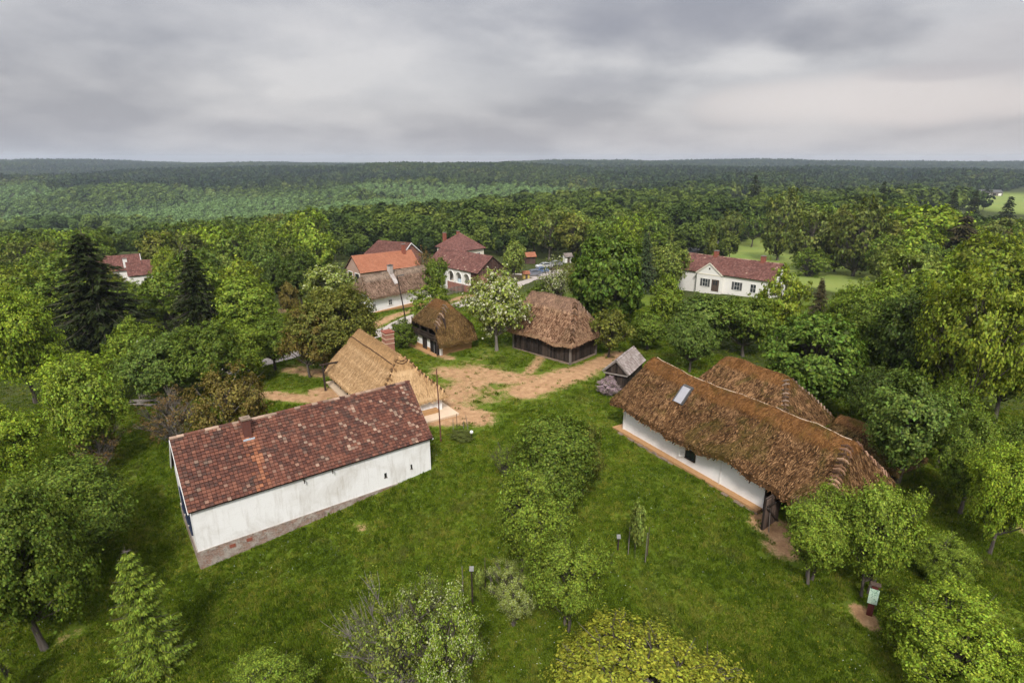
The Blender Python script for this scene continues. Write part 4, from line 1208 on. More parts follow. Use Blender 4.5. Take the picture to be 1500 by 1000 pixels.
def orange_house():
    L, W = 12.4, 6.6; zg = hz(-22, 107); F = Frame(-27.01, 102.3, 0.690, zg); ze, zr = 2.8 - zg, 5.45 - zg
    r = F.root('orange_roof_house', 'plaster house with smooth bright orange tile roof behind the roadside thatch', 'house', keep=(0, L, 0, W))
    gable_roof(r, L, W, ze, zr, M['tile_new'], 0, 0.3, 0.3, seed=11)
    gable_wall(r, L, W, ze, zr, -1.2, M['pink_plaster'], 0.2, gables=(True, True))
    for v in (1.75, 4.6):
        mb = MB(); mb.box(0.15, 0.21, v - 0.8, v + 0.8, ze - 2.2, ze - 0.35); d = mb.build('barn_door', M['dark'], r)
        m2 = MB(); m2.box(0.13, 0.2, v - 0.95, v - 0.8, ze - 2.2, ze - 0.35); m2.box(0.13, 0.2, v + 0.8, v + 0.95, ze - 2.2, ze - 0.35); m2.box(0.13, 0.2, v - 0.95, v + 0.95, ze - 0.35, ze - 0.2); m2.build('door_frame', M['white_trim'], d)
    chimney(r, F.onv(591, 365, W / 2 - 0.5)[0], W / 2 - 0.5, zr - 0.8, F.onv(591, 358, W / 2 - 0.5)[1], 0.6, M['brick_red'])


def dark_barn():
    L, W = 10.8, 7.9; zg = hz(-28, 134); F = Frame(-34.11, 133.3, -0.502, zg); ze, zr = 1.43 - zg, 4.25 - zg
    r = F.root('dark_roof_barn', 'barn with dark red tile roof and white verge behind the orange roof', 'barn', keep=(0, L, 0, W))
    gable_roof(r, L, W, ze, zr, M['tile_dark'], 0, 0.32, 0.3, seed=12, h0=1.2)
    gable_wall(r, L, W, ze, zr, -1.2, M['brick_worn'], 0.2, gables=(False, True))
    mb = MB(); mb.bar((L + 0.03, 0, ze), (L + 0.03, W / 2, zr), 0.07, 0.22); mb.bar((L + 0.03, W, ze), (L + 0.03, W / 2, zr), 0.07, 0.22); mb.build('verge_board', M['white_trim'], r)


def arcade_house():
    X0, Y0, az = -12.83, 110.75, -0.826; ext = 6.3; W = 7.3
    zg = hz(-10, 110); F = Frame(X0 - ext * math.cos(az), Y0 - ext * math.sin(az), az, zg); L = 9.75 + ext; ze, zr = 2.5 - zg, 5.2 - zg
    r = F.root('arcade_house', 'red roofed house wing with three white arches on its porch', 'house', keep=(0, L, 0, W))

    def afn(u, w, rg): return 1.0 if rg.random() < 0.012 else 0.0
    gable_roof(r, L, W, ze, zr, M['tile_red'], 0, 0.3, 0.28, afn, seed=13)
    gable_wall(r, L, W, ze, zr, -1.2, M['plaster'], 1.5, gables=(False, False), name='wall')
    mb = MB(); v0 = 1.48
    n = 22
    for k in range(n):
        va = 0.25 + (W - 0.5) * k / n; vb = 0.25 + (W - 0.5) * (k + 0.94) / n; vm = (va + vb) / 2; zt = ze - 0.1 + (zr - ze - 0.1) * (1 - abs(vm - W / 2) / (W / 2))
        mb.box(L - 0.25, L - 0.2, va, vb, ze - 0.4, zt)
    mb.build('gable_boarding', M['brown_boards'], r)
    mb = MB(); mb.box(L - 1.6, L - 0.3, 0.3, W - 0.3, -1.0, ze - 0.15); mb.build('end_wall', M['brick_worn'], r)
    # arcade: a white wall with three round openings
    ua = F.onv(656, 412, 0.3)[0]; ub = F.onv(690, 418, 0.3)[0]; zs = 1.1; t0, t1 = 0.25, 0.6
    P = (ub - ua) / 3.0; mb = MB(); R_ = min(P * 0.38, 0.85); zs = ze - 0.55 - R_; zo = zs - 1.15
    for k in range(3):
        c = ua + P * (k + 0.5); N = 12
        arc = [(c + R_ * math.cos(PI - PI * i / N), zs + R_ * math.sin(PI - PI * i / N)) for i in range(N + 1)]
        l, rr = ua + P * k, ua + P * (k + 1); zt = ze - 0.15
        for v, s in ((t0, 1), (t1, -1)):
            for i in range(N):
                a, b = arc[i], arc[i + 1]
                q = [(a[0], v, a[1]), (b[0], v, b[1]), (b[0], v, zt), (a[0], v, zt)]
                mb.face(q if s > 0 else q[::-1])
            for x0, x1, y1 in ((l, c - R_, zt), (c + R_, rr, zt), (c - R_, c + R_, zo)):
                y0 = -1 if x0 == c - R_ else (zo if False else -1); q = [(x0, v, y0), (x1, v, y0), (x1, v, y1), (x0, v, y1)]; mb.face(q if s > 0 else q[::-1])
        for i in range(N):
            a, b = arc[i], arc[i + 1]; mb.face([(a[0], t0, a[1]), (a[0], t1, a[1]), (b[0], t1, b[1]), (b[0], t0, b[1])])
        for x in (c - R_, c + R_): mb.face([(x, t0, zo), (x, t1, zo), (x, t1, zs), (x, t0, zs)])
        mb.face([(c - R_, t0, zo), (c + R_, t0, zo), (c + R_, t1, zo), (c - R_, t1, zo)])
    mb.build('arcade', M['white_wall'], r)
    mb = MB(); mb.box(ua - 0.02, ub + 0.005, 0.21, 0.248, -1, zo - 0.12); mb.build('arcade_base', M['brick_worn'], r)
    mb = MB()
    for k in range(3):
        c = ua + P * (k + 0.5); N = 12
        pts = [(c - R_ - 0.06, t0 - 0.03, zo)] + [(c + (R_ + 0.06) * math.cos(PI - PI * i / N), t0 - 0.03, zs + (R_ + 0.06) * math.sin(PI - PI * i / N)) for i in range(N + 1)] + [(c + R_ + 0.06, t0 - 0.03, zo)]
        mb.tube(pts, 0.09, 5)
    mb.build('arch_moulding', M['white_trim'], r)
    mb = MB(); mb.box(ub + 0.01, L - 0.4, 0.3, 0.5, -1, ze - 0.1); mb.build('side_wall', M['brown_boards'], r)
    mb = MB(); mb.box(0.3, ua - 0.01, 0.3, 0.5, -1, ze - 0.1); mb.build('side_wall', M['plaster'], r)
    mb = MB(); mb.box(ua, ub, 0.61, 1.5, -1, zo - 0.1); mb.build('porch_floor', M['pale_clay'], r)
    mb = MB(); mb.box(ua + P * 0.95, ua + P * 1.9, 0.75, 1.1, zo - 0.1, zo + 0.55); mb.build('porch_table', M['blue_pvc'], r)


def pyramid_house():
    zg = hz(-14, 146); F = Frame(-19.3, 145.6, -0.766, zg); L, W = 11.0, 7.2; ze, zr = 1.5 - zg, 4.95 - zg
    r = F.root('pyramid_roof_house', 'cream house with a steep pyramid roof of dull red tiles and tall chimney', 'house', keep=(0, L, 0, W))
    gable_roof(r, L, W, ze, zr, M['tile_dark2'], 0, 0.3, 0.3, seed=14, h0=5.2, h1=5.2)
    mb = MB(); mb.box(0.4, L - 0.4, 0.4, W - 0.4, -1.5, ze + 0.15); mb.build('wall', M['cream'], r)
    window(r, 2.2, ze - 1.6, 0.9, 1.3, 'right', L - 0.4, M['white_trim'], M['glass']); window(r, 5.0, ze - 1.6, 0.9, 1.3, 'right', L - 0.4, M['white_trim'], M['glass'])
    u, zt = F.onv(651, 341, 2.0); chimney(r, u, 2.0, ze + 0.6, zt, 0.7, M['brick_red'])
    u, zt = F.onv(671, 340.5, W / 2); chimney(r, u, W / 2, zr - 0.4, zr + 0.45, 0.6, M['brick_red'])


def school_house():
    L, W = 19.6, 6.8; zg = hz(42, 109); F = Frame(33.7, 117.5, -0.795, zg); ze, zr = 0.95 - zg, 3.85 - zg
    r = F.root('schoolhouse', 'cream white schoolhouse with red tile roof and a pointed front gable', 'house', keep=(0, L, -1.2, W))

    def afn(u, w, rg): return 1.0 if rg.random() < 0.006 else 0.0
    gable_roof(r, L, W, ze, zr, M['tile_red'], 0, 0.3, 0.28, afn, seed=15, ridge_a=0.8)
    gable_wall(r, L, W, ze, zr, -1.5, M['white_wall'], 0.3)
    # front wing: its ridge runs into the main roof
    u0, u1 = 4.6, 10.2; um = (u0 + u1) / 2; zp = F.onv(1040.4, 385, -0.75)[1]; vb = (zp - ze) / ((zr - ze) / (W / 2))
    mb = MB(); zb = -1.5; vf = -0.7
    mb.face([(u0 + 0.25, vf, zb), (u1 - 0.25, vf, zb), (u1 - 0.25, vf, ze + 0.05), (um, vf, zp - 0.12), (u0 + 0.25, vf, ze + 0.05)])
    mb.face([(u0 + 0.25, 0.35, zb), (u0 + 0.25, vf, zb), (u0 + 0.25, vf, ze + 0.05), (u0 + 0.25, 0.35, ze + 0.05)]); mb.face([(u1 - 0.25, vf, zb), (u1 - 0.25, 0.35, zb), (u1 - 0.25, 0.35, ze + 0.05), (u1 - 0.25, vf, ze + 0.05)])
    mb.build('wing_wall', M['white_wall'], r)
    mb = MB(); hw = um - u0; Sl = math.hypot(hw, zp - ze); vr = -0.85; Ls = vb - vr
    for s, ue in ((1, u0), (-1, u1)):
        mb.face([(ue, vr, ze), (um, vr, zp), (um, vb + 0.25, zp), (ue, 0.1, ze)], 1)
        n0 = (ue, vr, ze + 0.02)
        dw = Vector((s * hw / Sl, 0, (zp - ze) / Sl))
        tiles(mb, n0, (0, 1, 0), dw, Ls + 0.2, Sl, 0.3, 0.28, lambda u, w: u < 0.95 + (Ls - 0.9) * w / Sl + 0.1, None, 21 + s)
    ridge_tiles(mb, (um, vr, zp + 0.03), (um, vb + 0.15, zp + 0.03))
    mb.build('wing_roof', [M['tile_red'], M['deck']], r, 'cap')
    mb = MB(); mb.bar((u0, vr, ze - 0.06), (um, vr, zp - 0.06), 0.07, 0.2); mb.bar((u1, vr, ze - 0.06), (um, vr, zp - 0.06), 0.07, 0.2); mb.box(u0 + 0.3, u1 - 0.3, vf - 0.06, vf, ze - 0.18, ze - 0.02); mb.build('verge_moulding', M['cream'], r)
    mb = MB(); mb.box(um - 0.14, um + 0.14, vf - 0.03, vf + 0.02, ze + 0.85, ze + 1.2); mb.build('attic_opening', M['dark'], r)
    for px, py, wv in ((1033, 412.5, vf), (1079.5, 418.5, 0.3), (1103, 424, 0.3)):
        u, z = F.onv(px, py, wv); o = window(r, u, ze - 1.75, 1.0, 1.5, 'near', wv, M['white_trim'], M['glass'], 0.05, (1, 1))
        for s in (-1, 1):
            mb = MB(); x = u + s * 0.78; mb.box(x - 0.22, x + 0.22, wv - 0.06, wv - 0.02, ze - 2.5, ze - 1.0)
            if px < 1100: mb.build('shutter', M['slate'], o)
    u, z = F.onv(1047.5, 418, vf); mb = MB(); mb.box(u - 0.75, u + 0.75, vf - 0.05, vf, ze - 3.2, ze - 0.95); d = mb.build('door', M['door_wood'], r)
    m2 = MB()
    for a in (-0.42, 0.08): m2.box(u + a, u + a + 0.34, vf - 0.065, vf - 0.05, ze - 2.0, ze - 1.15)
    m2.build('door_pane', M['glass'], d)
    for px, ph in ((1050, 367.5), (1119, 375)):
        u, zt = F.onv(px, ph, W / 2); chimney(r, u, W / 2, zr - 0.5, zr + 1.05, 0.75, M['brick_red'])
    u, _ = F.onv(1068, 378, W / 2); mb = MB(); mb.tube([(u, W / 2, zr - 0.3), (u, W / 2, zr + 2.2)], 0.05, 5)
    for k in range(4): mb.bar((u - 0.35 + 0.05 * k, W / 2, zr + 1.5 + 0.2 * k), (u + 0.35 - 0.05 * k, W / 2, zr + 1.5 + 0.2 * k), 0.03)
    mb.build('antenna', M['black'], r)


def valley_house():
    a = atz(187, 405, -0.5); b = atz(221, 402, -0.5)
    az = math.atan2(b.y - a.y, b.x - a.x); F = Frame(a.x, a.y, az, hz(a.x, a.y) - 0.2); zg = F.zg; L = math.hypot(b.x - a.x, b.y - a.y) + 0.8
    ze = -0.5 - zg; zr = ze + 2.6; W = 6.0
    r = F.root('valley_farmhouse', 'white farmhouse with two red roofs half hidden by the spruces', 'house')
    gable_roof(r, L, W, ze, zr, M['tile_red'], 0, 0.3, 0.3, seed=31); gable_wall(r, L, W, ze, zr, -3, M['white_wall'], 0.25)
    window(r, L - 1.6, ze - 1.2, 0.9, 1.0, 'near', 0.25, M['board'], M['glass'])
    L2 = 9.0; mb = MB(); h = bpy.data.objects
    o = gable_roof(r, L2, 6.5, 0, 2.7, M['tile_red'], 0, 0.3, 0.3, seed=32, name='main_roof'); o.location = (-6.2, 2.4, ze + 0.9)
    o2 = gable_wall(r, L2, 6.5, 0, 2.7, -5, M['white_wall'], 0.25, 'main_wall'); o2.location = (-6.2, 2.4, ze + 0.9)
    mb = MB(); mb.bar((L2 + 0.05 - 6.2, 2.4, ze + 0.9), (L2 + 0.05 - 6.2, 2.4 + 3.25, ze + 3.6), 0.08, 0.25); mb.build('verge_board', M['white_trim'], r)
    u, zt = F.onv(183, 383, 3.2); chimney(r, u, 3.2, ze, ze + 3.2, 0.75, M['white_wall'])


M.update(
    rope=mat_plain('shadow_dark_straw', (0.10, 0.055, 0.026), 0.95, 0.3, 20), brick_dark=mat_plain('sooty_brick', (0.13, 0.05, 0.038), 0.9, 0.4, 8, 0.5), brick_pink=mat_plain('faded_pink_brick', (0.30, 0.145, 0.10), 0.9, 0.35, 7, 0.5),
    grey_stone=mat_plain('rough_stone', (0.23, 0.17, 0.125), 0.95, 0.4, 4, 0.6), slate=mat_plain('dark_grey_frame', (0.09, 0.09, 0.09), 0.8, 0.25),
    blue_frame=mat_plain('dark_blue_frame', (0.02, 0.03, 0.06), 0.6, 0.2), old_white_brick=mat_plaster('flaking_white_brick', (0.52, 0.48, 0.45), (0.22, 0.15, 0.12), 1.0),
    pink_plaster=mat_plaster('pinkish_brick_plaster', (0.42, 0.27, 0.21), (0.50, 0.42, 0.36), 0.8), brown_boards=mat_wood('brown_boards', (0.04, 0.022, 0.018), (0.16, 0.09, 0.075)),
    brick_worn=mat_plain('worn_red_brick', (0.30, 0.14, 0.11), 0.9, 0.4, 2.5, 0.4), white_wall=mat_plaster('white_wall', (0.80, 0.78, 0.74), (0.6, 0.55, 0.48), 0.15),
    tile_dark2=mat_tiles('dull_red_tiles', [(0.1, (0.12, 0.05, 0.042)), (0.5, (0.20, 0.088, 0.072)), (0.9, (0.29, 0.14, 0.118))], 0.25))
for fn_ in (white_house, golden_house, granary, timber_barn, small_shed, long_house, back_house, pen_roof, roadside_house, orange_house, dark_barn, arcade_house, pyramid_house, school_house, valley_house): fn_()
# ------------------------------------------------------------------ trees
def fast_mesh(name, V, quads, mats, mi=None):
    me = bpy.data.meshes.new(name); V = np.asarray(V, np.float32); quads = np.asarray(quads, np.int32)
    me.vertices.add(len(V)); me.vertices.foreach_set('co', V.ravel())
    k = quads.shape[1]
    me.loops.add(quads.size); me.loops.foreach_set('vertex_index', quads.ravel())
    me.polygons.add(len(quads)); me.polygons.foreach_set('loop_start', np.arange(0, quads.size, k, dtype=np.int32))
    for m in mats: me.materials.append(m)
    if mi is not None: me.polygons.foreach_set('material_index', np.asarray(mi, np.int32))
    me.update(calc_edges=True)
    return me


def leaves(rg, P, out, size, flat=0.8):
    """one folded leaf (two triangles joined on the rib) at each point; out: rough facing"""
    n = len(P)
    N = out * flat + rg.normal(0, 0.42, (n, 3)) + np.array([0, 0, 0.35]); N /= np.linalg.norm(N, axis=1)[:, None]
    T = rg.normal(0, 1, (n, 3)); T -= N * (T * N).sum(1)[:, None]; T /= np.linalg.norm(T, axis=1)[:, None]
    B = np.cross(N, T)
    s = (size * rg.uniform(0.45, 1.55, n))[:, None]
    a = P - T * s * 0.5; b = P + T * s * 0.5; l = P + B * s * 0.34 + N * s * 0.12; r = P - B * s * 0.34 + N * s * 0.12
    V = np.stack([a, l, b, r], 1).reshape(-1, 3)
    return V, np.arange(4 * n).reshape(n, 4)


def tube_np(pts, rad, n=5):
    pts = np.asarray(pts, float); V = []; Q = []
    for i, p in enumerate(pts):
        d = pts[min(i + 1, len(pts) - 1)] - pts[max(i - 1, 0)]; d /= np.linalg.norm(d) + 1e-9
        u = np.array([1.0, 0, 0]) if abs(d[0]) < 0.8 else np.array([0, 1.0, 0])
        e1 = np.cross(d, u); e1 /= np.linalg.norm(e1); e2 = np.cross(d, e1)
        for k in range(n):
            t = 2 * PI * k / n; V.append(p + rad[i] * (e1 * math.cos(t) + e2 * math.sin(t)))
    for i in range(len(pts) - 1):
        for k in range(n): Q.append((i * n + k, i * n + (k + 1) % n, (i + 1) * n + (k + 1) % n, (i + 1) * n + k))
    return V, Q


class Wood:
    def __init__(s): s.V = []; s.Q = []

    def tube(s, pts, rad, n=5):
        V, Q = tube_np(pts, rad, n); b = len(s.V); s.V += V; s.Q += [tuple(b + i for i in q) for q in Q]


def curve(a, b, bend, n=6):
    a = np.asarray(a, float); b = np.asarray(b, float); m = (a + b) / 2 + bend
    return [a * (1 - t) ** 2 + 2 * m * t * (1 - t) + b * t * t for t in np.linspace(0, 1, n)]


def broad_proto(seed, clumps=55, per=260, leaf=0.17, zlow=0.22, shape='oval', gap=0.0, clump_r=0.17, trunks=1, trunk_r=0.03, twig=2, hollow=0.35, droop=0.0, stick=0.0, wobble=0.26, ragged=0.9):
    """a unit tree: 1 high, crown 1 wide; returns (trunk mesh data, crown mesh data).  leaf, clump radius in crown widths"""
    rg = np.random.default_rng(seed)
    # crown outline with bulges
    ph = rg.uniform(0, 6.28, 8)
    C = []
    tries = 0
    while len(C) < clumps and tries < 20000:
        tries += 1
        d = rg.normal(0, 1, 3); d /= np.linalg.norm(d); rr = rg.uniform(hollow, 1) ** 0.6
        az = math.atan2(d[1], d[0]); bul = 1 + wobble * (math.sin(2 * az + ph[0]) + 0.7 * math.sin(3 * az + ph[1] + 3 * d[2]) + 0.6 * math.sin(5 * d[2] + ph[2] + az)) / 1.6
        z = 0.5 + 0.5 * d[2] * rr * min(bul, 1.12)
        w = {'oval': 1.0, 'round': 1.0, 'cone': max(0.10, 1.0 * (1 - z) ** 0.85 + 0.04), 'vase': 0.62 + 0.55 * z, 'column': 1.0, 'dome': 1.0 + 0.25 * (0.5 - z)}[shape]
        x = 0.5 * d[0] * rr * bul * w * (1 - clump_r); y = 0.5 * d[1] * rr * bul * w * (1 - clump_r)
        c = np.array([x, y, zlow + (1 - zlow) * (0.06 + 0.90 * z)])
        if gap and any(np.linalg.norm((c - o) * (1, 1, 0.8)) < gap for o in C): continue
        C.append(c)
    C = np.array(C)
    W = Wood(); roots = [np.array([0.0, 0, -0.04])] if trunks == 1 else [np.array([rg.uniform(-.07, .07), rg.uniform(-.07, .07), -0.04]) for _ in range(trunks)]
    tops = []
    for r0 in roots:
        top = np.array([r0[0] * 2.2 + rg.normal(0, .03), r0[1] * 2.2 + rg.normal(0, .03), 0.80 if trunks == 1 else rg.uniform(0.55, 0.8)])
        p = curve(r0, top, np.array([rg.normal(0, .035), rg.normal(0, .035), 0]), 8)
        k = trunk_r / math.sqrt(trunks)
        W.tube(p, [k * (1.35 if i == 0 else 1 - 0.82 * i / 7) for i in range(8)], 7); tops.append(p)
    for c in C:
        p = tops[rg.integers(len(tops))]; zt = max(zlow * 0.85, c[2] - rg.uniform(0.12, 0.38) - 0.35 * np.hypot(c[0], c[1]))
        i = int(np.argmin([abs(q[2] - zt) for q in p])); i = max(1, i)
        b = curve(p[i], c, np.array([rg.normal(0, .03), rg.normal(0, .03), -0.03 + 0.05 * rg.normal()]), 5); th = trunk_r * 0.30
        W.tube(b, [th * (1 - 0.8 * k / 4) for k in range(5)], 4)
        for _ in range(twig):
            d = rg.normal(0, 1, 3); d[2] = abs(d[2]) * 0.6 + stick; d /= np.linalg.norm(d)
            e = c + d * clump_r * rg.uniform(0.5, 1.0 + stick); W.tube([b[3], (b[3] + e) / 2 + rg.normal(0, .01, 3), e], [th * 0.35, th * 0.25, th * 0.1], 3)
    # leaves: every clump is a few sprays round its twig ends
    Vs = []; Qs = []; nb = 0
    for c in C:
        m = int(per * rg.uniform(0.6, 1.35)); sp = max(3, m // 24)
        d = rg.normal(0, 1, (sp, 3)); d /= np.linalg.norm(d, axis=1)[:, None]; d[:, 2] = d[:, 2] * 0.72 + 0.12
        sc = c + d * clump_r * (0.25 + 1.15 * rg.uniform(0, 1, sp) ** 1.2)[:, None]
        k = rg.integers(0, sp, m)
        off = rg.normal(0, 1, (m, 3)) * np.array([1, 1, 0.7]) * clump_r * 0.165
        P = sc[k] + off; P[:, 2] -= droop * np.abs(off[:, 0]) * 2
        axis = np.array([0, 0, 0.55]); out = (P - axis) / (np.linalg.norm(P - axis, axis=1)[:, None] + 1e-6) + d[k] * ragged
        n2 = m // 3; P2 = c + rg.normal(0, 1, (n2, 3)) * clump_r * 0.38      # the shaded core of the clump
        P = np.concatenate([P, P2]); out = np.concatenate([out, (P2 - axis) / (np.linalg.norm(P2 - axis, axis=1)[:, None] + 1e-6)])
        V, Q = leaves(rg, P, out, leaf * np.concatenate([np.ones(m), np.full(n2, 1.35)])); Vs.append(V); Qs.append(Q + nb); nb += len(V)
    return (np.array(W.V), np.array(W.Q)), (np.concatenate(Vs), np.concatenate(Qs))


def conifer_proto(seed, whorls=26, arms=9, per=34, width=0.5, leaf=0.05, droop=0.35, gapp=0.12, zlow=0.06, power=0.85, trunk_r=0.018):
    """a unit spruce: boughs in whorls, each hung with flat sprays"""
    rg = np.random.default_rng(seed); W = Wood(); W.tube([(0, 0, -0.03), (0.004, 0, 0.35), (0, 0.003, 0.7), (0, 0, 0.995)], [trunk_r * 1.2, trunk_r, trunk_r * 0.55, 0.002], 7)
    Vs = []; Qs = []; nb = 0
    for i in range(whorls):
        t = (i + rg.uniform(-0.3, 0.3)) / whorls; t = min(max(t, 0), 1); z = zlow + (0.985 - zlow) * t; R = width * (1 - t) ** power * rg.uniform(0.82, 1.1) + 0.012
        for a in range(arms):
            if rg.uniform() < gapp: continue
            az = 2 * PI * (a + rg.uniform(-0.35, 0.35)) / arms + i * 0.7; r = R * rg.uniform(0.62, 1.18); d = np.array([math.cos(az), math.sin(az), 0])
            tip = np.array([0, 0, z]) + d * r + np.array([0, 0, -droop * r * rg.uniform(0.6, 1.3) + 0.15 * r * t])
            b = curve((0, 0, z), tip, np.array([0, 0, -0.10 * r]), 5); W.tube(b, [0.005 * (1 - 0.85 * k / 4) for k in range(5)], 3)
            m = max(5, int(per * (r / width) ** 0.7))
            s = rg.uniform(0.12, 1.03, m) ** 0.8; P = np.array([b[0] * 0 + (np.array((0, 0, z)) * (1 - q) + tip * q + np.array([0, 0, -0.10 * r * 2 * q * (1 - q)])) for q in s])
            side = np.array([-d[1], d[0], 0]); sw = rg.uniform(-1, 1, m) * 0.34 * r * (1.1 - s); P = P + side * sw[:, None] + np.array([0, 0, -1]) * (np.abs(sw) * 0.25 + rg.uniform(0, 0.012, m))[:, None]
            dirv = d * 0.8 + side * np.sign(sw)[:, None] * 0.55 + np.array([0, 0, -0.35]) + rg.normal(0, 0.16, (m, 3)); dirv /= np.linalg.norm(dirv, axis=1)[:, None]
            up = np.array([0, 0, 1.0]) + rg.normal(0, 0.3, (m, 3)); bn = np.cross(dirv, up); bn /= np.linalg.norm(bn, axis=1)[:, None]
            ln = (leaf * rg.uniform(0.6, 1.3, m))[:, None]; wd = ln * 0.17
            A = P - dirv * ln * 0.35; B = P + dirv * ln * 0.65
            V = np.stack([A, P + bn * wd, B, P - bn * wd], 1).reshape(-1, 3); Vs.append(V); Qs.append(np.arange(4 * m).reshape(m, 4) + nb); nb += 4 * m
    return (np.array(W.V), np.array(W.Q)), (np.concatenate(Vs), np.concatenate(Qs))


def leafsize(w_m, px):     # leaf length as a share of the crown width
    return px / w_m


SPEC = {   # kind: (generator kwargs), bark, leaf material;  near crowns
    'round': dict(clumps=95, per=349, leaf=0.0222, zlow=0.17, shape='round', clump_r=0.12, twig=1, hollow=0.55, gap=0.07),
    'dense': dict(clumps=150, per=249, leaf=0.0266, zlow=0.10, shape='round', clump_r=0.095, twig=1, hollow=0.72, gap=0.05, wobble=0.10),
    'oval': dict(clumps=70, per=317, leaf=0.0237, zlow=0.22, shape='oval', clump_r=0.125, twig=2, hollow=0.45, gap=0.09, wobble=0.26),
    'loose': dict(clumps=44, per=283, leaf=0.0237, zlow=0.20, shape='oval', clump_r=0.115, twig=4, hollow=0.35, gap=0.13, wobble=0.34, stick=0.3, trunk_r=0.026),
    'bush': dict(clumps=110, per=283, leaf=0.0178, zlow=-0.06, shape='dome', clump_r=0.10, twig=3, hollow=0.45, gap=0.07, trunks=6, trunk_r=0.04, stick=0.35, wobble=0.22),
    'vase': dict(clumps=60, per=334, leaf=0.0207, zlow=0.20, shape='vase', clump_r=0.115, twig=3, hollow=0.4, gap=0.09, trunks=3, trunk_r=0.035, stick=0.3, wobble=0.28),
    'willow': dict(clumps=110, per=283, leaf=0.0222, zlow=0.04, shape='oval', clump_r=0.095, twig=2, hollow=0.55, gap=0.06, wobble=0.16, stick=0.2),
    'cone': dict(clumps=85, per=249, leaf=0.0333, zlow=0.02, shape='cone', clump_r=0.11, twig=3, hollow=0.35, gap=0.06, stick=0.4, wobble=0.25),
    'sparse': dict(clumps=60, per=70, leaf=0.018, zlow=0.16, shape='dome', clump_r=0.12, twig=8, hollow=0.25, gap=0.09, wobble=0.45, stick=0.05, trunk_r=0.034, trunks=2),
    'sapling': dict(clumps=30, per=149, leaf=0.0555, zlow=0.25, shape='oval', clump_r=0.17, twig=3, hollow=0.2, gap=0.05, stick=0.5, trunk_r=0.012),
    'shoots': dict(clumps=170, per=300, leaf=0.0135, zlow=0.10, shape='dome', clump_r=0.078, twig=3, hollow=0.45, gap=0.05, trunks=6, trunk_r=0.04, stick=0.6, wobble=0.34, ragged=0.7),
    'rugged': dict(clumps=46, per=383, leaf=0.0163, zlow=0.14, shape='vase', clump_r=0.10, twig=7, hollow=0.5, gap=0.13, wobble=0.4, stick=0.5, trunk_r=0.040),
}
PROTO = {}


def proto(kind, variant=0, lod=0, mat='leaf', bark='bark'):
    key = (kind, variant, lod, mat, bark)
    if key in PROTO: return PROTO[key]
    if kind == 'larch':
        w, c = conifer_proto(70 + variant, whorls=21, arms=12, per=150, leaf=0.042, width=0.5, droop=0.02, power=0.58, gapp=0.14, zlow=0.02); lm = M['leaf']
    elif kind in ('spruce', 'pine'):
        kw = dict(whorls=34, arms=11, per=46, leaf=0.060) if lod == 0 else (dict(whorls=22, arms=8, per=20, leaf=0.085) if lod == 1 else dict(whorls=19, arms=9, per=17, leaf=0.14))
        if kind == 'pine': kw.update(zlow=0.25, power=0.55, droop=0.05)
        w, c = conifer_proto(50 + variant, **kw); lm = M['needle']
    else:
        kw = dict(SPEC[kind])
        if lod == -1: kw['per'] = int(kw['per'] * 1.7); kw['leaf'] *= 0.82
        if lod == 1: kw['per'] = int(kw['per'] * 0.55); kw['leaf'] *= 1.3; kw['twig'] = min(kw['twig'], 2)
        if lod == 2: kw['per'] = int(kw['per'] * 0.26); kw['leaf'] *= 1.75; kw['twig'] = 0; kw['clumps'] = int(kw['clumps'] * 0.75)
        w, c = broad_proto(10 * variant + sum(map(ord, kind)), **kw); lm = M[mat]
    PROTO[key] = (fast_mesh('trunk', w[0], w[1], [M[bark]]), fast_mesh('crown', c[0], c[1], [lm]))
    return PROTO[key]


TREES = []      # (x, y, crown radius)
COLORS = dict(   # leaf colours of the single trees
    mid=(0.122, 0.175, 0.0230), fresh=(0.175, 0.241, 0.0274), bright=(0.205, 0.281, 0.0245), yellow=(0.190, 0.240, 0.0245), gold=(0.270, 0.290, 0.030), dark=(0.070, 0.106, 0.0194),
    deep=(0.105, 0.168, 0.0245), olive=(0.150, 0.163, 0.0302), brown=(0.165, 0.133, 0.0346), rust=(0.170, 0.112, 0.0432), grey=(0.130, 0.158, 0.0360), pale=(0.205, 0.260, 0.0540), cool=(0.118, 0.175, 0.0331),
    spruce=(0.022, 0.031, 0.0094), bluespruce=(0.055, 0.084, 0.0324), purple=(0.060, 0.051, 0.0245), cream=(0.210, 0.255, 0.0504), bloom=(0.160, 0.194, 0.0360))


def place_tree(kind, x, y, h, w, color, name, label, cat, variant=0, lod=1, group=None, mat='leaf', bark='bark', seed=0):
    z = hz(x, y); rg = random.Random(seed + int(x * 31) + int(y * 17))
    tm, cm = proto(kind, variant, lod, mat, bark)
    o = root(name, label, cat, (x, y, z), 0, group)
    a = rg.uniform(0, 2 * PI)
    t = link('trunk', tm, o); c = link('crown', cm, o)
    for q in (t, c): q.scale = (w, w, h); q.rotation_euler = (rg.uniform(-.03, .03), rg.uniform(-.03, .03), a)
    k = rg.uniform(0.9, 1.1); col = COLORS[color]
    c.color = (col[0] * k, col[1] * k, col[2] * k, 1)
    TREES.append((x, y, w / 2))
    return o


def px_of(x, y, z):
    d = depth(y, z); return 750 + FPX * x / d, 500 - FPX * (y * SP + (z - CAMH) * CP) / d


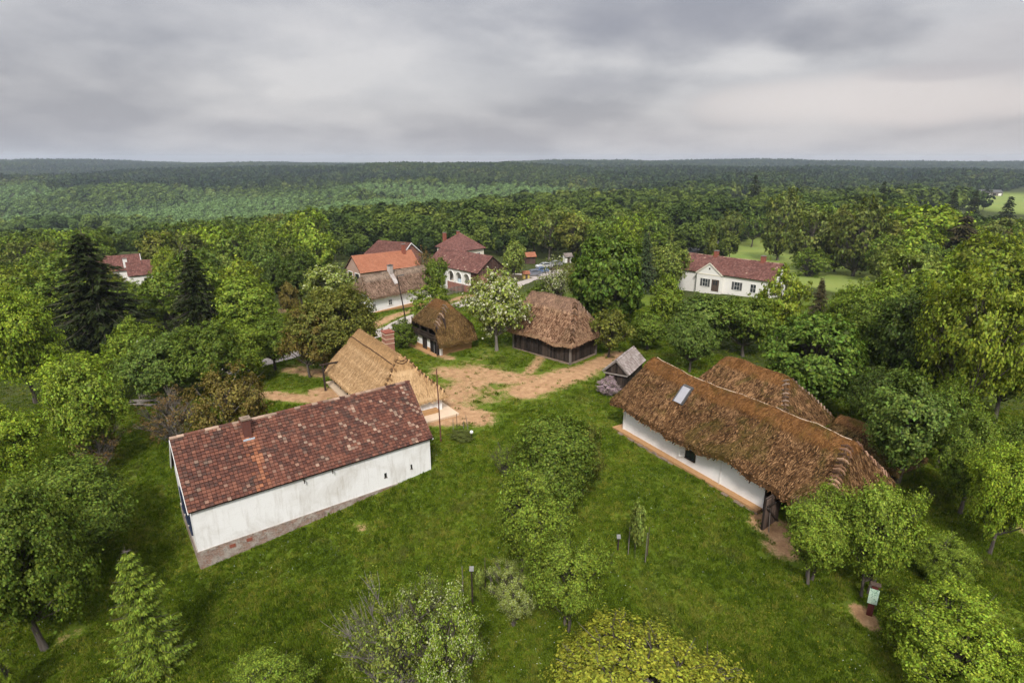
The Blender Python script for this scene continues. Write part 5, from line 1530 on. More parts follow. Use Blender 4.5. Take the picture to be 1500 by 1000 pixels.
def tree_px(kind, px, base, top, wpx, color, name, label, cat='tree', **kw):
    """stand a tree where its foot shows; its height and spread from how tall and wide it shows"""
    g = at(px, base); Y = g.y
    zlow = 0.15 if kind in ('spruce', 'larch', 'cone', 'bush', 'pine') else 0.3
    lo, hi = 0.5, 40.0
    for _ in range(40):      # the height at which the crown's upper edge shows where it does
        h = (lo + hi) / 2; zc = g.z + h * (1 + zlow) / 2; w = wpx / FPX * depth(Y, zc); a = w * (0.5 if kind not in ('spruce', 'cone', 'pine', 'larch') else 0.08); b = h * (1 - zlow) / 2
        pt = min(px_of(0, Y + a * math.cos(f), zc + b * math.sin(f))[1] for f in np.linspace(0.3, PI / 2, 9))
        if pt > top: lo = h
        else: hi = h
    x = (px - 750) / FPX * depth(Y, zc); h = max(h, 0.6)
    d = depth(Y, g.z)
    kw.setdefault('lod', -1 if d < 36 and kind not in ('spruce', 'sapling', 'shoots') else 0 if d < 62 or (kind == 'spruce' and d < 110) else (1 if d < 120 else 2))
    k_ = 1.0 if kind in ('spruce', 'pine', 'larch') else 0.89
    return place_tree(kind, x, Y, h * (0.985 if k_ < 1 else 1.0), w * k_, color, name, label, cat, **kw)


T = tree_px
# foreground
T('shoots', 930, 1080, 880, 400, 'gold', 'fruit_tree', 'golden yellow leafing bush tree cut by the bottom edge below the blossoming shrub', mat='leaf', variant=1)
T('sparse', 580, 1035, 826, 200, 'cream', 'fruit_tree', 'old lichen grey fruit tree with bare twisted limbs and pale blossom', mat='leaf', variant=0, bark='bark_pale')
T('rugged', 645, 1055, 842, 150, 'fresh', 'fruit_tree', 'pale yellow green blossoming fruit tree beside the bare twisted limbs', mat='apple', variant=2, bark='bark')
T('bush', 388, 1045, 934, 150, 'fresh', 'sapling', 'light green sapling top at the bottom edge below the white house')
T('larch', 203, 978, 800, 108, 'fresh', 'young_tree', 'bright green pointed young tree on the lawn before the white house')
T('bush', 2, 1030, 945, 50, 'bright', 'shrub', 'small yellow green shrub in the bottom corner', 'shrub')
T('round', 22, 950, 700, 185, 'mid', 'broadleaf_tree', 'big round mid green tree with a visible trunk at the edge of the lawn', variant=1)
T('round', 100, 812, 664, 182, 'mid', 'broadleaf_tree', 'big spreading green tree uphill of the large round tree at the lawn edge', variant=2)
T('oval', 125, 690, 528, 125, 'fresh', 'fruit_tree', 'yellow green tree between the lawn and the big spruce', variant=1)
T('oval', 15, 718, 590, 105, 'bright', 'fruit_tree', 'bright green tree at the picture edge beneath the tall light tree', variant=2)
T('sparse', 148, 695, 612, 85, 'rust', 'fruit_tree', 'bare reddish twiggy tree at the edge of the sloping lawn', variant=1, bark='bark_pale')
T('sparse', 250, 655, 565, 105, 'rust', 'fruit_tree', 'nearly bare pinkish fruit tree behind the corner of the white house', variant=2, bark='bark_pale')
T('loose', 335, 665, 538, 118, 'brown', 'fruit_tree', 'copper brown fruit tree behind the white house chimney', variant=0, bark='bark_pale')
# orchard row in the middle of the lawn
T('round', 812, 748, 602, 166, 'mid', 'fruit_tree', 'dark green rounded tree at the head of the row on the lawn', variant=0)
T('loose', 855, 728, 612, 75, 'olive', 'fruit_tree', 'bronze tinged tree leaning out behind the dark green rounded tree', variant=1)
T('sparse', 740, 705, 640, 46, 'fresh', 'young_tree', 'thin wispy young tree beside the dark green rounded tree', variant=0)
T('vase', 778, 850, 690, 142, 'fresh', 'fruit_tree', 'light green upright tree in the middle of the lawn row', variant=0)
T('rugged', 752, 915, 818, 90, 'cream', 'fruit_tree', 'fruit tree in white blossom at the foot of the lawn row', mat='apple', variant=0)
T('vase', 832, 925, 775, 138, 'fresh', 'fruit_tree', 'green spreading tree at the near end of the lawn row', variant=1)
T('sapling', 934, 818, 738, 34, 'pale', 'sapling', 'slim pale sapling between wooden stakes on the lawn')
T('sapling', 703, 872, 826, 20, 'pale', 'sapling', 'tiny sapling between thin stakes near the blossoming fruit tree', variant=1)
T('bush', 676, 643, 626, 40, 'grey', 'shrub', 'low grey green shrub between stakes beside the clay apron', 'shrub', variant=1)
# right hand side
T('vase', 1205, 852, 704, 130, 'fresh', 'fruit_tree', 'twiggy light green tree hiding the barn end of the long farmhouse', variant=2)
T('vase', 1295, 872, 698, 135, 'fresh', 'fruit_tree', 'twiggy tree with a mossy trunk beside the green notice post', variant=3)
T('bush', 1385, 850, 770, 85, 'fresh', 'shrub', 'loose light shrub between the notice post and the slope', 'shrub', variant=2)
T('bush', 1400, 1000, 834, 215, 'bright', 'shrub', 'wide yellow green bush in the bottom corner below the notice post', 'shrub', variant=0)
T('oval', 1478, 812, 650, 100, 'bright', 'fruit_tree', 'bright green round tree with a grey trunk at the picture edge', variant=3)
T('oval', 1430, 752, 605, 108, 'mid', 'fruit_tree', 'mid green tree with a bare trunk uphill of the bright round tree', variant=0)
T('oval', 1500, 700, 610, 70, 'mid', 'fruit_tree', 'half seen green tree behind the bright round tree at the edge', variant=1)
T('oval', 1335, 705, 545, 150, 'cool', 'fruit_tree', 'tall cool green tree on two dark trunks in the shaded grove', variant=2)
T('dense', 1193, 600, 456, 160, 'deep', 'broadleaf_tree', 'broad dense tree behind the small hipped thatch', variant=1)
T('oval', 1015, 545, 462, 72, 'cool', 'fruit_tree', 'small cool green tree behind the ridge of the long farmhouse', variant=1)
T('round', 950, 512, 456, 62, 'mid', 'fruit_tree', 'rounded green tree behind the shingled shed', variant=0)
T('loose', 893, 523, 447, 76, 'olive', 'fruit_tree', 'olive bronze tree at the end of the dark timber barn', variant=1)
T('vase', 1435, 645, 392, 165, 'yellow', 'broadleaf_tree', 'tallest yellow olive tree with visible forked limbs', variant=1)
T('oval', 1345, 595, 418, 150, 'dark', 'broadleaf_tree', 'dark green tree in front of the tallest yellow olive tree', variant=3)
T('oval', 1490, 620, 430, 120, 'yellow', 'broadleaf_tree', 'yellow olive tree at the picture edge beside the tallest one', variant=2)
T('oval', 1275, 560, 430, 110, 'mid', 'broadleaf_tree', 'mid green tree between the broad dense tree and the dark green one', variant=0)
T('oval', 1095, 522, 434, 95, 'mid', 'broadleaf_tree', 'green tree with dark gaps below the schoolhouse', variant=2)
T('round', 1035, 512, 432, 110, 'cool', 'broadleaf_tree', 'wide green tree in front of the schoolhouse wall', variant=1)
T('oval', 978, 490, 404, 62, 'fresh', 'broadleaf_tree', 'lighter green tree between the vivid round tree and the schoolhouse', variant=0)
T('loose', 1147, 505, 390, 84, 'yellow', 'broadleaf_tree', 'yellow green tree with a dark trunk at the schoolhouse corner', variant=0)
T('spruce', 1203, 480, 405, 45, 'purple', 'pine_tree', 'small reddish brown pine on the meadow edge behind the broad dense tree', variant=1)
T('oval', 1245, 512, 418, 66, 'fresh', 'broadleaf_tree', 'fresh green slender tree beside the reddish pine', variant=1)
T('oval', 1300, 525, 402, 105, 'fresh', 'broadleaf_tree', 'fresh green tree above the dark green grove tree', variant=2)
T('willow', 1335, 470, 362, 95, 'pale', 'broadleaf_tree', 'pale yellow feathery tree at the end of the meadow', variant=0)
T('dense', 892, 490, 345, 116, 'deep', 'broadleaf_tree', 'vivid green round dense tree above the timber barn', variant=0)
T('oval', 727, 513, 398, 100, 'cream', 'fruit_tree', 'white blossoming fruit tree with a pale trunk by the timber barn', mat='blossom', variant=1, bark='bark_pale')
T('loose', 628, 482, 418, 74, 'fresh', 'broadleaf_tree', 'light green roadside tree behind the granary', variant=2)
T('loose', 658, 470, 440, 38, 'fresh', 'broadleaf_tree', 'small roadside tree between the granary and the arches', variant=0)
T('bush', 588, 508, 466, 46, 'mid', 'shrub', 'rounded green bush beside the pink brick chimney', 'shrub', variant=1)
T('bush', 612, 503, 474, 30, 'mid', 'shrub', 'lower green bush beside the path to the granary', 'shrub', variant=2)
T('sparse', 622, 432, 360, 40, 'rust', 'fruit_tree', 'rusty red twiggy tree in front of the orange roof', variant=1)
T('oval', 636, 445, 376, 40, 'mid', 'fruit_tree', 'dark green tree between the roadside thatch and the arches', variant=3)
T('round', 753, 410, 353, 44, 'pale', 'fruit_tree', 'pale green round tree beside the boarded gable', variant=2)
T('sparse', 815, 452, 372, 70, 'bloom', 'fruit_tree', 'thorny bare fruit tree with white blossom behind the timber barn', mat='blossom', variant=2)
T('oval', 800, 448, 412, 60, 'mid', 'fruit_tree', 'low green tree in front of the parked cars', variant=0)
T('oval', 845, 440, 385, 50, 'olive', 'fruit_tree', 'olive green tree between the cars and the vivid round tree', variant=1)
T('spruce', 945, 430, 338, 52, 'bluespruce', 'spruce_tree', 'blue grey spruce behind the vivid round tree', variant=0)
T('oval', 982, 428, 358, 60, 'pale', 'fruit_tree', 'pale green tree beside the blue grey spruce', variant=2)
# left hand village trees
T('loose', 448, 553, 455, 84, 'brown', 'broadleaf_tree', 'smaller bronze tree by the dark gantry', variant=2)
T('round', 492, 540, 420, 128, 'olive', 'broadleaf_tree', 'large bronze green tree beside the golden thatch', variant=2)
T('oval', 482, 455, 389, 88, 'cream', 'broadleaf_tree', 'whitish blossoming tree in front of the orange roof house', mat='apple', variant=0)
T('oval', 397, 542, 464, 78, 'mid', 'fruit_tree', 'mid green tree on a dark trunk above the bare earth path', variant=1)
T('round', 352, 560, 470, 95, 'fresh', 'fruit_tree', 'fresh green tree in the thicket behind the copper fruit tree', variant=0)
T('round', 300, 580, 474, 105, 'mid', 'fruit_tree', 'green tree in the thicket below the slim spruce', variant=1)
T('round', 240, 592, 490, 110, 'cool', 'fruit_tree', 'green tree in the thicket beside the utility pole', variant=2)
T('round', 358, 500, 404, 112, 'fresh', 'broadleaf_tree', 'bright green wide tree behind the thicket', variant=1)
T('spruce', 138, 527, 334, 195, 'spruce', 'spruce_tree', 'tall black green spruce towering over the valley side', variant=0)
T('spruce', 285, 505, 362, 118, 'spruce', 'spruce_tree', 'slim dark spruce with hanging boughs', variant=2)
T('oval', 25, 592, 423, 110, 'bright', 'broadleaf_tree', 'tall light yellow green tree at the picture edge', variant=3)
T('loose', 105, 610, 510, 130, 'bright', 'fruit_tree', 'yellow green airy tree below the tall black spruce', variant=1)
T('oval', 195, 570, 470, 85, 'fresh', 'fruit_tree', 'fresh green tree between the two spruces', variant=1)
T('oval', 405, 445, 375, 46, 'dark', 'broadleaf_tree', 'dark columnar tree in the orchard across the road', variant=1)
T('oval', 438, 450, 365, 70, 'dark', 'broadleaf_tree', 'dark green wide tree in the orchard across the road', variant=2)
T('oval', 424, 470, 415, 36, 'brown', 'fruit_tree', 'small brownish tree beside the wooden cart', variant=0)
T('round', 322, 425, 372, 45, 'pale', 'fruit_tree', 'pale green tree behind the bright wide tree', variant=1)
T('oval', 243, 442, 365, 52, 'yellow', 'fruit_tree', 'yellow green tree beside the valley farmhouse', variant=0)
T('loose', 275, 445, 385, 40, 'mid', 'fruit_tree', 'mid green tree behind the slim dark spruce', variant=1)
T('round', 25, 478, 388, 95, 'yellow', 'broadleaf_tree', 'yellow olive tree at the picture edge above the tall light tree', variant=0)
T('round', 182, 468, 411, 66, 'fresh', 'fruit_tree', 'rounded green tree below the valley farmhouse wall', variant=2)
T('oval', 222, 462, 408, 36, 'yellow', 'fruit_tree', 'small yellow green tree at the corner of the valley farmhouse', variant=3)
T('oval', 160, 450, 398, 50, 'olive', 'fruit_tree', 'olive tree between the tall spruce and the valley farmhouse', variant=1)
T('oval', 1392, 685, 556, 84, 'mid', 'fruit_tree', 'mid green tree in the shaded grove uphill of the bare trunked tree', variant=3)
T('oval', 1283, 640, 540, 78, 'dark', 'fruit_tree', 'dark tree in the shaded grove behind the thatched pen', variant=1)
# towards the wood
T('loose', 1070, 368, 304, 46, 'grey', 'broadleaf_tree', 'grey green lone tree on the meadow beyond the asphalt road', variant=1)
T('loose', 1105, 362, 306, 44, 'cool', 'broadleaf_tree', 'second lone tree on the meadow, fresher green', variant=0)
T('willow', 1148, 382, 270, 66, 'grey', 'broadleaf_tree', 'tall olive tree at the head of the meadow', variant=1)
T('willow', 1190, 396, 300, 78, 'grey', 'broadleaf_tree', 'grey green feathery tree beside the meadow', variant=2)
T('bush', 1190, 404, 362, 70, 'mid', 'shrub', 'green thicket at the foot of the meadow row', 'shrub', variant=3)
T('willow', 1262, 405, 285, 88, 'grey', 'broadleaf_tree', 'tallest grey green feathery tree of the meadow row', variant=3)
T('willow', 1232, 398, 300, 58, 'olive', 'broadleaf_tree', 'olive tinted feathery tree in the middle of the meadow row', variant=0)
T('round', 1358, 402, 296, 115, 'bright', 'broadleaf_tree', 'broad bright green tree behind the pale feathery tree', variant=0)
T('spruce', 1408, 410, 310, 90, 'purple', 'pine_tree', 'dull purplish pine beside the broad bright tree', variant=1)
T('oval', 1452, 480, 345, 120, 'yellow', 'broadleaf_tree', 'yellow green tree beyond the tallest yellow olive one', variant=0)
T('oval', 1395, 470, 370, 80, 'bright', 'broadleaf_tree', 'bright yellow tree in front of the purplish pine', variant=1)
T('spruce', 1106, 318, 252, 32, 'spruce', 'spruce_tree', 'solitary dark spruce peak on the skyline by the small field', variant=0)
T('spruce', 1292, 318, 262, 24, 'spruce', 'spruce_tree', 'thin dark spruce behind the tallest tree of the meadow row', variant=1)
T('spruce', 1397, 318, 275, 24, 'spruce', 'spruce_tree', 'dark spruce at the near edge of the far pasture', variant=2)
T('spruce', 1428, 322, 277, 26, 'spruce', 'spruce_tree', 'dark spruce in front of the far field barn', variant=0)
T('spruce', 1476, 335, 285, 34, 'spruce', 'spruce_tree', 'bushy dark spruce standing on the far pasture', variant=1)
lil = at(890, 578)
place_tree('bush', lil.x, lil.y, 1.75, 2.0, 'grey', 'lilac_bush', 'pinkish white flowering lilac in front of the shingled shed', 'shrub', variant=1, lod=0, mat='pale_bloom')


# ------------------------------------------------------------------ the wood: single trees as far as one can tell them apart
HOUSES = [(x, y, az, u0 - 1.5, u1 + 1.5, v0 - 2.0, v1 + 1.5) for (x, y, az, u0, u1, v0, v1) in KEEP_OUT]
ROADPX = [[at(*p) for p in q] for q in (((330, 545), (415, 523), (500, 504), (560, 487), (600, 469), (640, 456), (690, 440), (735, 424), (780, 409), (830, 398), (880, 391)), ((960, 385), (1000, 371), (1030, 361), (1050, 355), (1075, 347)))]
SIGHT = [[at(*p) for p in q] for q in (   # open ground kept free of wood
    [(495, 470), (650, 430), (760, 405), (860, 400), (860, 385), (760, 380), (500, 405)], [(520, 420), (760, 400), (760, 388), (640, 380), (505, 395)], [(990, 440), (1160, 440), (1160, 395), (1060, 375), (985, 380)])]


def free(x, y, r):
    X = np.array([x]); Y = np.array([y])
    for (hx, hy, az, u0, u1, v0, v1) in HOUSES:
        c, s = math.cos(az), math.sin(az); u = (x - hx) * c + (y - hy) * s; v = -(x - hx) * s + (y - hy) * c
        if u0 - r * 0.5 < u < u1 + r * 0.5 and v0 - r * 0.8 < v < v1 + r * 0.4: return False
    for R_ in ROADPX:
        for a, b in zip(R_, R_[1:]):
            if cap_dist(X, Y, a, b)[0] < 2.0 + r * 0.75: return False
    for p in FIELDS + SIGHT:
        if in_poly(X, Y, p)[0]: return False
    return True


CLEARPX = [   # what the wood leaves in sight, as seen from here
    [(495, 345), (760, 335), (770, 440), (495, 470)], [(985, 362), (1165, 372), (1290, 395), (1255, 432), (1165, 440), (985, 440)], [(178, 370), (224, 370), (224, 412), (184, 412)],
    [(755, 362), (850, 362), (850, 412), (755, 412)], [(985, 350), (1065, 345), (1065, 372), (985, 376)], [(1325, 296), (1400, 288), (1500, 272), (1600, 270), (1600, 316), (1490, 318), (1400, 306)], [(1062, 272), (1100, 270), (1100, 288), (1066, 290)],
    [(1060, 350), (1130, 345), (1130, 372), (1060, 372)]]


def hides(x, y, h, w):
    for fx, fz in ((0, 1.0), (-.35, .85), (.35, .85), (-.5, .6), (.5, .6), (0, .7), (0, .4), (-.3, .3), (.3, .3)):
        q = px_of(x + fx * w, y, hz(x, y) + fz * h)
        X, Y = np.array([q[0]]), np.array([q[1]])
        if fz == 1.0 and 1330 < q[0] < 1560 and q[1] < 304: return True
        if any(in_poly(X, Y, p)[0] for p in CLEARPX): return True
    return False


def skyline(px):      # over the valley side the wood stays low, so that the far slopes show
    return np.interp(px, [0, 150, 300, 430, 520], [338, 334, 322, 300, 284])


def make_wood():
    rg = random.Random(11)
    spots = []

    def near(x, y, r):
        return any((x - a) ** 2 + (y - b) ** 2 < (0.62 * (r + c)) ** 2 for a, b, c in TREES + spots)
    palette = [('oval', 'mid', 3), ('oval', 'dark', 1.6), ('round', 'mid', 2), ('round', 'cool', 2), ('oval', 'fresh', 3), ('oval', 'olive', 1.0), ('willow', 'grey', 1.5), ('loose', 'brown', 0.35), ('round', 'bright', 1.6), ('oval', 'yellow', 0.8), ('loose', 'rust', 0.2), ('spruce', 'spruce', 0.7), ('loose', 'grey', 0.7), ('oval', 'pale', 0.5)]
    words = dict(mid='mid green', dark='dark green', cool='cool green', fresh='fresh green', olive='olive green', grey='grey green', brown='brownish', bright='bright green', yellow='yellow green', rust='reddish brown', spruce='black green', pale='pale green')
    tot = sum(p[2] for p in palette); n = 0
    zones = [('village', 4000, 62, 128), ('wood', 9000, 128, 190)]
    cap = {'village': 82, 'wood': 118}
    for zn, tries, y0, y1 in zones:
        cnt = 0
        for t in range(tries):
            if cnt >= cap[zn]: break
            y = y0 + (y1 - y0) * rg.random(); x = rg.uniform(-1, 1) * (y * 0.93 + 4)
            if zn == 'village':
                if wood_mask(np.array([x]), np.array([y]))[0] < 0.4: continue
                if -40 < x < 28 and y < 118: continue
            k = rg.random() * tot
            for kind, col, wt in palette:
                k -= wt
                if k < 0: break
            h = rg.uniform(6, 10) if zn == 'village' else rg.uniform(11, 16.5)
            if zn == 'wood' and y < 150: h *= 0.8
            w = h * (rg.uniform(0.6, 0.95) if kind != 'spruce' else 0.42); r = w / 2
            if near(x, y, r) or not free(x, y, r): continue
            # a tree must not stand in front of a house
            px, py = px_of(x, y, hz(x, y) + h)
            if hides(x, y, h, w): continue
            if py < skyline(px) - (0 if zn == 'wood' else 4): continue
            spots.append((x, y, r)); cnt += 1
            where = 'standing in the wood beyond the village' if zn == 'wood' else 'growing among the village gardens'
            kn = {'spruce': 'spruce', 'willow': 'willow like tree', 'round': 'round crowned tree', 'oval': 'tall crowned tree', 'loose': 'airy tree'}[kind]
            place_tree(kind, x, y, h, w, col, 'spruce_tree' if kind == 'spruce' else 'woodland_tree', f'{words[col]} {kn} {where}', 'tree', variant=rg.randrange(3), lod=2,
                       group=f'{words[col]} {kn}s {where}')
    return spots


WOOD = make_wood()


def low_crown(seed, n, size, conifer=False):
    rg = np.random.default_rng(seed)
    if conifer:
        z = rg.uniform(0, 1, n) ** 1.3; a = rg.uniform(0, 6.28, n); r = 0.22 * (1 - z) * rg.uniform(0.75, 1.1, n); P = np.stack([r * np.cos(a), r * np.sin(a), 0.08 + 0.92 * z], -1)
    else:
        B = rg.normal(0, 1, (9, 3)); B /= np.linalg.norm(B, axis=1)[:, None]; B = B * [0.26, 0.26, 0.24] + [0, 0, 0.62]
        k = rg.integers(0, 9, n); d = rg.normal(0, 1, (n, 3)); d /= np.linalg.norm(d, axis=1)[:, None]; P = B[k] + d * 0.20 * rg.uniform(0.75, 1.05, n)[:, None]; P[:, 2] = np.clip(P[:, 2], 0.12, None)
    out = (P - [0, 0, 0.5]); out /= np.linalg.norm(out, axis=1)[:, None]
    V, Q = leaves(rg, P, out * 1.6, size * np.ones(n))
    W, WQ = tube_np([(0, 0, -0.05), (0, 0, 0.5)], [0.018, 0.01], 4); b = len(V)
    V = np.concatenate([V, np.array(W)]); Q = np.concatenate([Q, np.array(WQ) + b])
    mi = [0] * (len(Q) - len(WQ)) + [1] * len(WQ)
    return bpy.data.objects.new('wood_tree', fast_mesh('wood_tree', V, Q, [M['far_leaf'], M['bark']], mi))


def make_far_wood():
    rg = np.random.default_rng(5)
    srcs = [low_crown(1, 1500, 0.085), low_crown(2, 1500, 0.085), low_crown(3, 1300, 0.075, True), low_crown(4, 230, 0.20), low_crown(5, 230, 0.20), low_crown(6, 160, 0.17, True)]
    pts = []; scl = []; idx = []; tone = []

    def band(y0, y1, step, far):
        ys = np.arange(y0, y1, step)
        for y in ys:
            xm = y * 0.96 + 30; xs = np.arange(-xm, xm, step); x = xs + rg.uniform(-.42, .42, len(xs)) * step; yy = y + rg.uniform(-.42, .42, len(xs)) * step
            k = np.ones(len(x), bool)
            for p in FIELDS: k &= ~in_poly(x, yy, p)
            x = x[k]; yy = yy[k]
            # young plantations: lighter and lower
            wv = np.sin(x / 95 + 1.3) * 40 + np.sin(x / 41) * 18
            patch = S(np.sin(x / 120 + 2.1 + np.sin(yy / 140)) * np.sin(yy / 95 + x / 260), -0.05, 0.25)
            yg = patch * S(yy + wv, 400, 450) * (1 - S(yy + wv, 900, 980)) * (1 - S(x, 20 + 0.05 * yy, 90 + 0.05 * yy)) * 0.9
            yg = np.maximum(yg, S(yy + wv, 455, 480) * (1 - S(yy + wv, 690, 720)) * S(x, -235, -215) * (1 - S(x + 0.3 * wv, -45, -20)))
            yg = np.maximum(yg, S(-x - 0.25 * yy, -10, 50) * S(yy, 225, 300) * (1 - S(yy, 850, 950)) * (0.25 + 0.75 * S(np.sin(x / 60 + 1.1) * np.sin(yy / 70 + x / 150), -0.4, 0.5)))
            dkz = S(yy + 1.6 * wv, 930, 1010) * (0.55 + 0.45 * S(np.sin(x / 210 + yy / 260) + 0.5 * np.sin(x / 77 - yy / 120), -0.6, 0.5))
            dkz = np.maximum(dkz, S(x, 80, 160) * S(yy + wv, 560, 640) * 0.8)
            con = rg.uniform(0, 1, len(x)) < 0.05 + 0.22 * S(np.sin(x / 130 + yy / 310 + 0.4), 0.6, 0.95) + 0.35 * dkz
            h = rg.uniform(8.5, 16.5, len(x)) * (1 - 0.5 * yg) * (0.62 + 0.38 * S(yy, 180, 230))
            yg = np.where(dkz > yg, -dkz * rg.uniform(0.6, 1.0, len(x)), yg)
            z = hfun(x, yy)
            pts.append(np.stack([x, yy, z], -1)); scl.append(h); tone.append(yg * rg.uniform(0.75, 1.0, len(x)))
            a = np.where(con & (yg < 0.2), 2, rg.integers(0, 2, len(x))); idx.append(a + (3 if far else 0))
    band(182, 420, 7.4, False)
    band(420, 760, 7.8, True)
    band(760, 1500, 10.5, True)
    band(1500, 3600, 16.0, True)
    P = np.concatenate(pts); Sx = np.concatenate(scl); I = np.concatenate(idx); Tn = np.concatenate(tone)
    # the rim trees that already stand as single trees
    keep = np.ones(len(P), bool)
    for (a, b, r) in TREES:
        if b > 150: keep &= (P[:, 0] - a) ** 2 + (P[:, 1] - b) ** 2 > (r * 0.9) ** 2
    d = P[:, 1] * CP + (CAMH - P[:, 2] - Sx) * SP
    qx = 750 + FPX * P[:, 0] / d; qy = 500 - FPX * (P[:, 1] * SP + (P[:, 2] + Sx - CAMH) * CP) / d
    keep &= ~((qx > 1328) & (qx < 1620) & (qy < 300 + 0.05 * (qx - 1328)) & (P[:, 1] < 430))
    keep &= ~((P[:, 1] < 400) & (qy < skyline(qx) - 2))
    for p in CLEARPX[-3:-1]: keep &= ~(in_poly(qx, qy, p) & (P[:, 1] < 900))
    P, Sx, I, Tn = P[keep], Sx[keep], I[keep], Tn[keep]
    gn_scatter('far_woodland', P, Sx, rg.uniform(0, 6.28, len(P)), srcs, M['far_leaf'], 'mixed woodland rolling away over the valley to the skyline', tone=Tn, idx=I)
    print('far trees', len(P))


make_far_wood()
make_grass()
# ------------------------------------------------------------------ small things in the village
def car(x, y, az, rgb, label, zoff=0.05):
    z = hz(x, y) + zoff; r = root('parked_car', label, 'car', (x, y, z), az)
    pm = mat_paint('car_paint', rgb)
    prof = [(-2.1, 0.35), (-2.12, 0.72), (-1.75, 0.92), (-0.95, 0.98), (-0.35, 1.42), (0.95, 1.46), (1.75, 1.02), (2.05, 0.95), (2.1, 0.4)]
    mb = MB(); hw = 0.86
    def wd(z_): return hw if z_ < 1.0 else hw - 0.16 * (z_ - 1.0) / 0.45
    n = len(prof)
    for s in (-1, 1):
        pts = [(px, s * wd(pz), pz) for px, pz in prof]; mb.face(pts if s < 0 else pts[::-1])
    for i in range(n):
        a = prof[i]; b = prof[(i + 1) % n]
        mb.face([(a[0], -wd(a[1]), a[1]), (a[0], wd(a[1]), a[1]), (b[0], wd(b[1]), b[1]), (b[0], -wd(b[1]), b[1])])
    mb.build('body', pm, r)
    mb = MB()
    for s in (-1, 1): mb.face([(-0.78, s * 0.862, 1.03), (1.5, s * 0.862, 1.05), (0.9, s * 0.735, 1.40), (-0.3, s * 0.735, 1.38)])
    mb.face([(-0.9, -0.72, 1.03), (-0.9, 0.72, 1.03), (-0.40, 0.66, 1.40), (-0.40, -0.66, 1.40)]); mb.face([(1.02, -0.66, 1.43), (1.02, 0.66, 1.43), (1.70, 0.74, 1.08), (1.70, -0.74, 1.08)])
    mb.build('window', M['glass'], r)
    for sx in (-1.3, 1.3):
        for s in (-1, 1):
            mb = MB(); mb.tube([(sx, s * 0.70, 0.31), (sx, s * 0.89, 0.31)], 0.31, 12); w = mb.build('wheel', M['rubber'], r)
            m2 = MB(); m2.tube([(sx, s * 0.88, 0.31), (sx, s * 0.905, 0.31)], 0.19, 10); m2.build('rim', M['tin'], w)
    for s in (-1, 1):
        mb = MB(); mb.box(-2.14, -2.05, s * 0.62 - 0.16, s * 0.62 + 0.16, 0.64, 0.78); mb.build('headlight', M['white_trim'], r)
        mb = MB(); mb.box(2.03, 2.12, s * 0.66 - 0.12, s * 0.66 + 0.12, 0.68, 0.86); mb.build('tail_light', M['brick_red'], r)


p = at(780, 404); car(p.x, p.y, 0.35, (0.20, 0.22, 0.27), 'grey blue car parked behind the yellow hut')
p = at(791, 400.5); car(p.x, p.y + 0.5, 0.5, (0.09, 0.16, 0.32), 'blue car parked just beyond the grey blue one')
p = at(797, 393); car(p.x, p.y, 0.4, (0.65, 0.66, 0.68), 'white car half hidden by blossom in the parking place')
p = at(812, 390); car(p.x, p.y, 0.4, (0.35, 0.36, 0.38), 'silver car at the back of the parking place')
p = at(1016, 366.5); car(p.x, p.y, 0.75, (0.75, 0.76, 0.78), 'white car on the asphalt road beyond the schoolhouse')


def hut(px, base, top, wpx, name, label, wall, roof):
    g = at(px, base); d = depth(g.y, g.z); w = wpx / FPX * d; h = (base - top) / FPX * d
    r = root(name, label, 'hut', tuple(g), 0.3)
    hw = w / 2
    mb = MB(); mb.box(-hw * 0.85, hw * 0.85, -hw * 0.7, hw * 0.7, -0.4, h * 0.72); mb.build('wall', wall, r)
    mb = MB()
    for s in (-1, 1):
        mb.face([(-hw, s * hw, h * 0.66), (hw, s * hw, h * 0.66), (hw, 0, h * 1.02), (-hw, 0, h * 1.02)][::s])
        tiles(mb, (-hw if s < 0 else hw, s * hw, h * 0.67), (-s, 0, 0), (0, -s * hw, h * 0.36), 2 * hw, math.hypot(hw, h * 0.36), 0.3, 0.3, seed=3)
    for x in (-hw * 0.84, hw * 0.84): mb.face([(x, -hw * 0.9, h * 0.68), (x, hw * 0.9, h * 0.68), (x, 0, h)])
    mb.build('roof', [roof], r, 'cap')
    mb = MB(); mb.box(-hw * 0.3, hw * 0.3, -hw * 0.7 - 0.04, -hw * 0.7, 0.0, h * 0.6); mb.build('door', M['door_wood'], r)


hut(770, 408, 397, 11, 'ticket_hut', 'small yellow hut with orange roof by the parking place', mat_plain('yellow_boards', (0.5, 0.38, 0.10), 0.8, 0.15), M['tile_new'])
hut(776, 386, 370, 16, 'garden_hut', 'orange roofed hut behind the pale green round tree', M['brown_boards'], M['tile_new'])
hut(831, 384, 371, 13, 'white_booth', 'pale booth at the edge of the wood behind the parking place', M['white_wall'], M['shingle'])


def post(px, base, top, w, name, label, cat, mat, lean=(0, 0)):
    g = at(px, base); Y = g.y; v = (top - 500) / FPX; zt = CAMH - (SP + v * CP) * (Y / (CP - v * SP)); h = zt - g.z
    mb = MB(); mb.tube([(0, 0, -0.2), (lean[0] * 0.5, lean[1] * 0.5, h / 2), (lean[0], lean[1], h)], [w, w * 0.9, w * 0.7], 7)
    return tag(mb.build(name, mat, None, loc=tuple(g)), label, cat), g, h


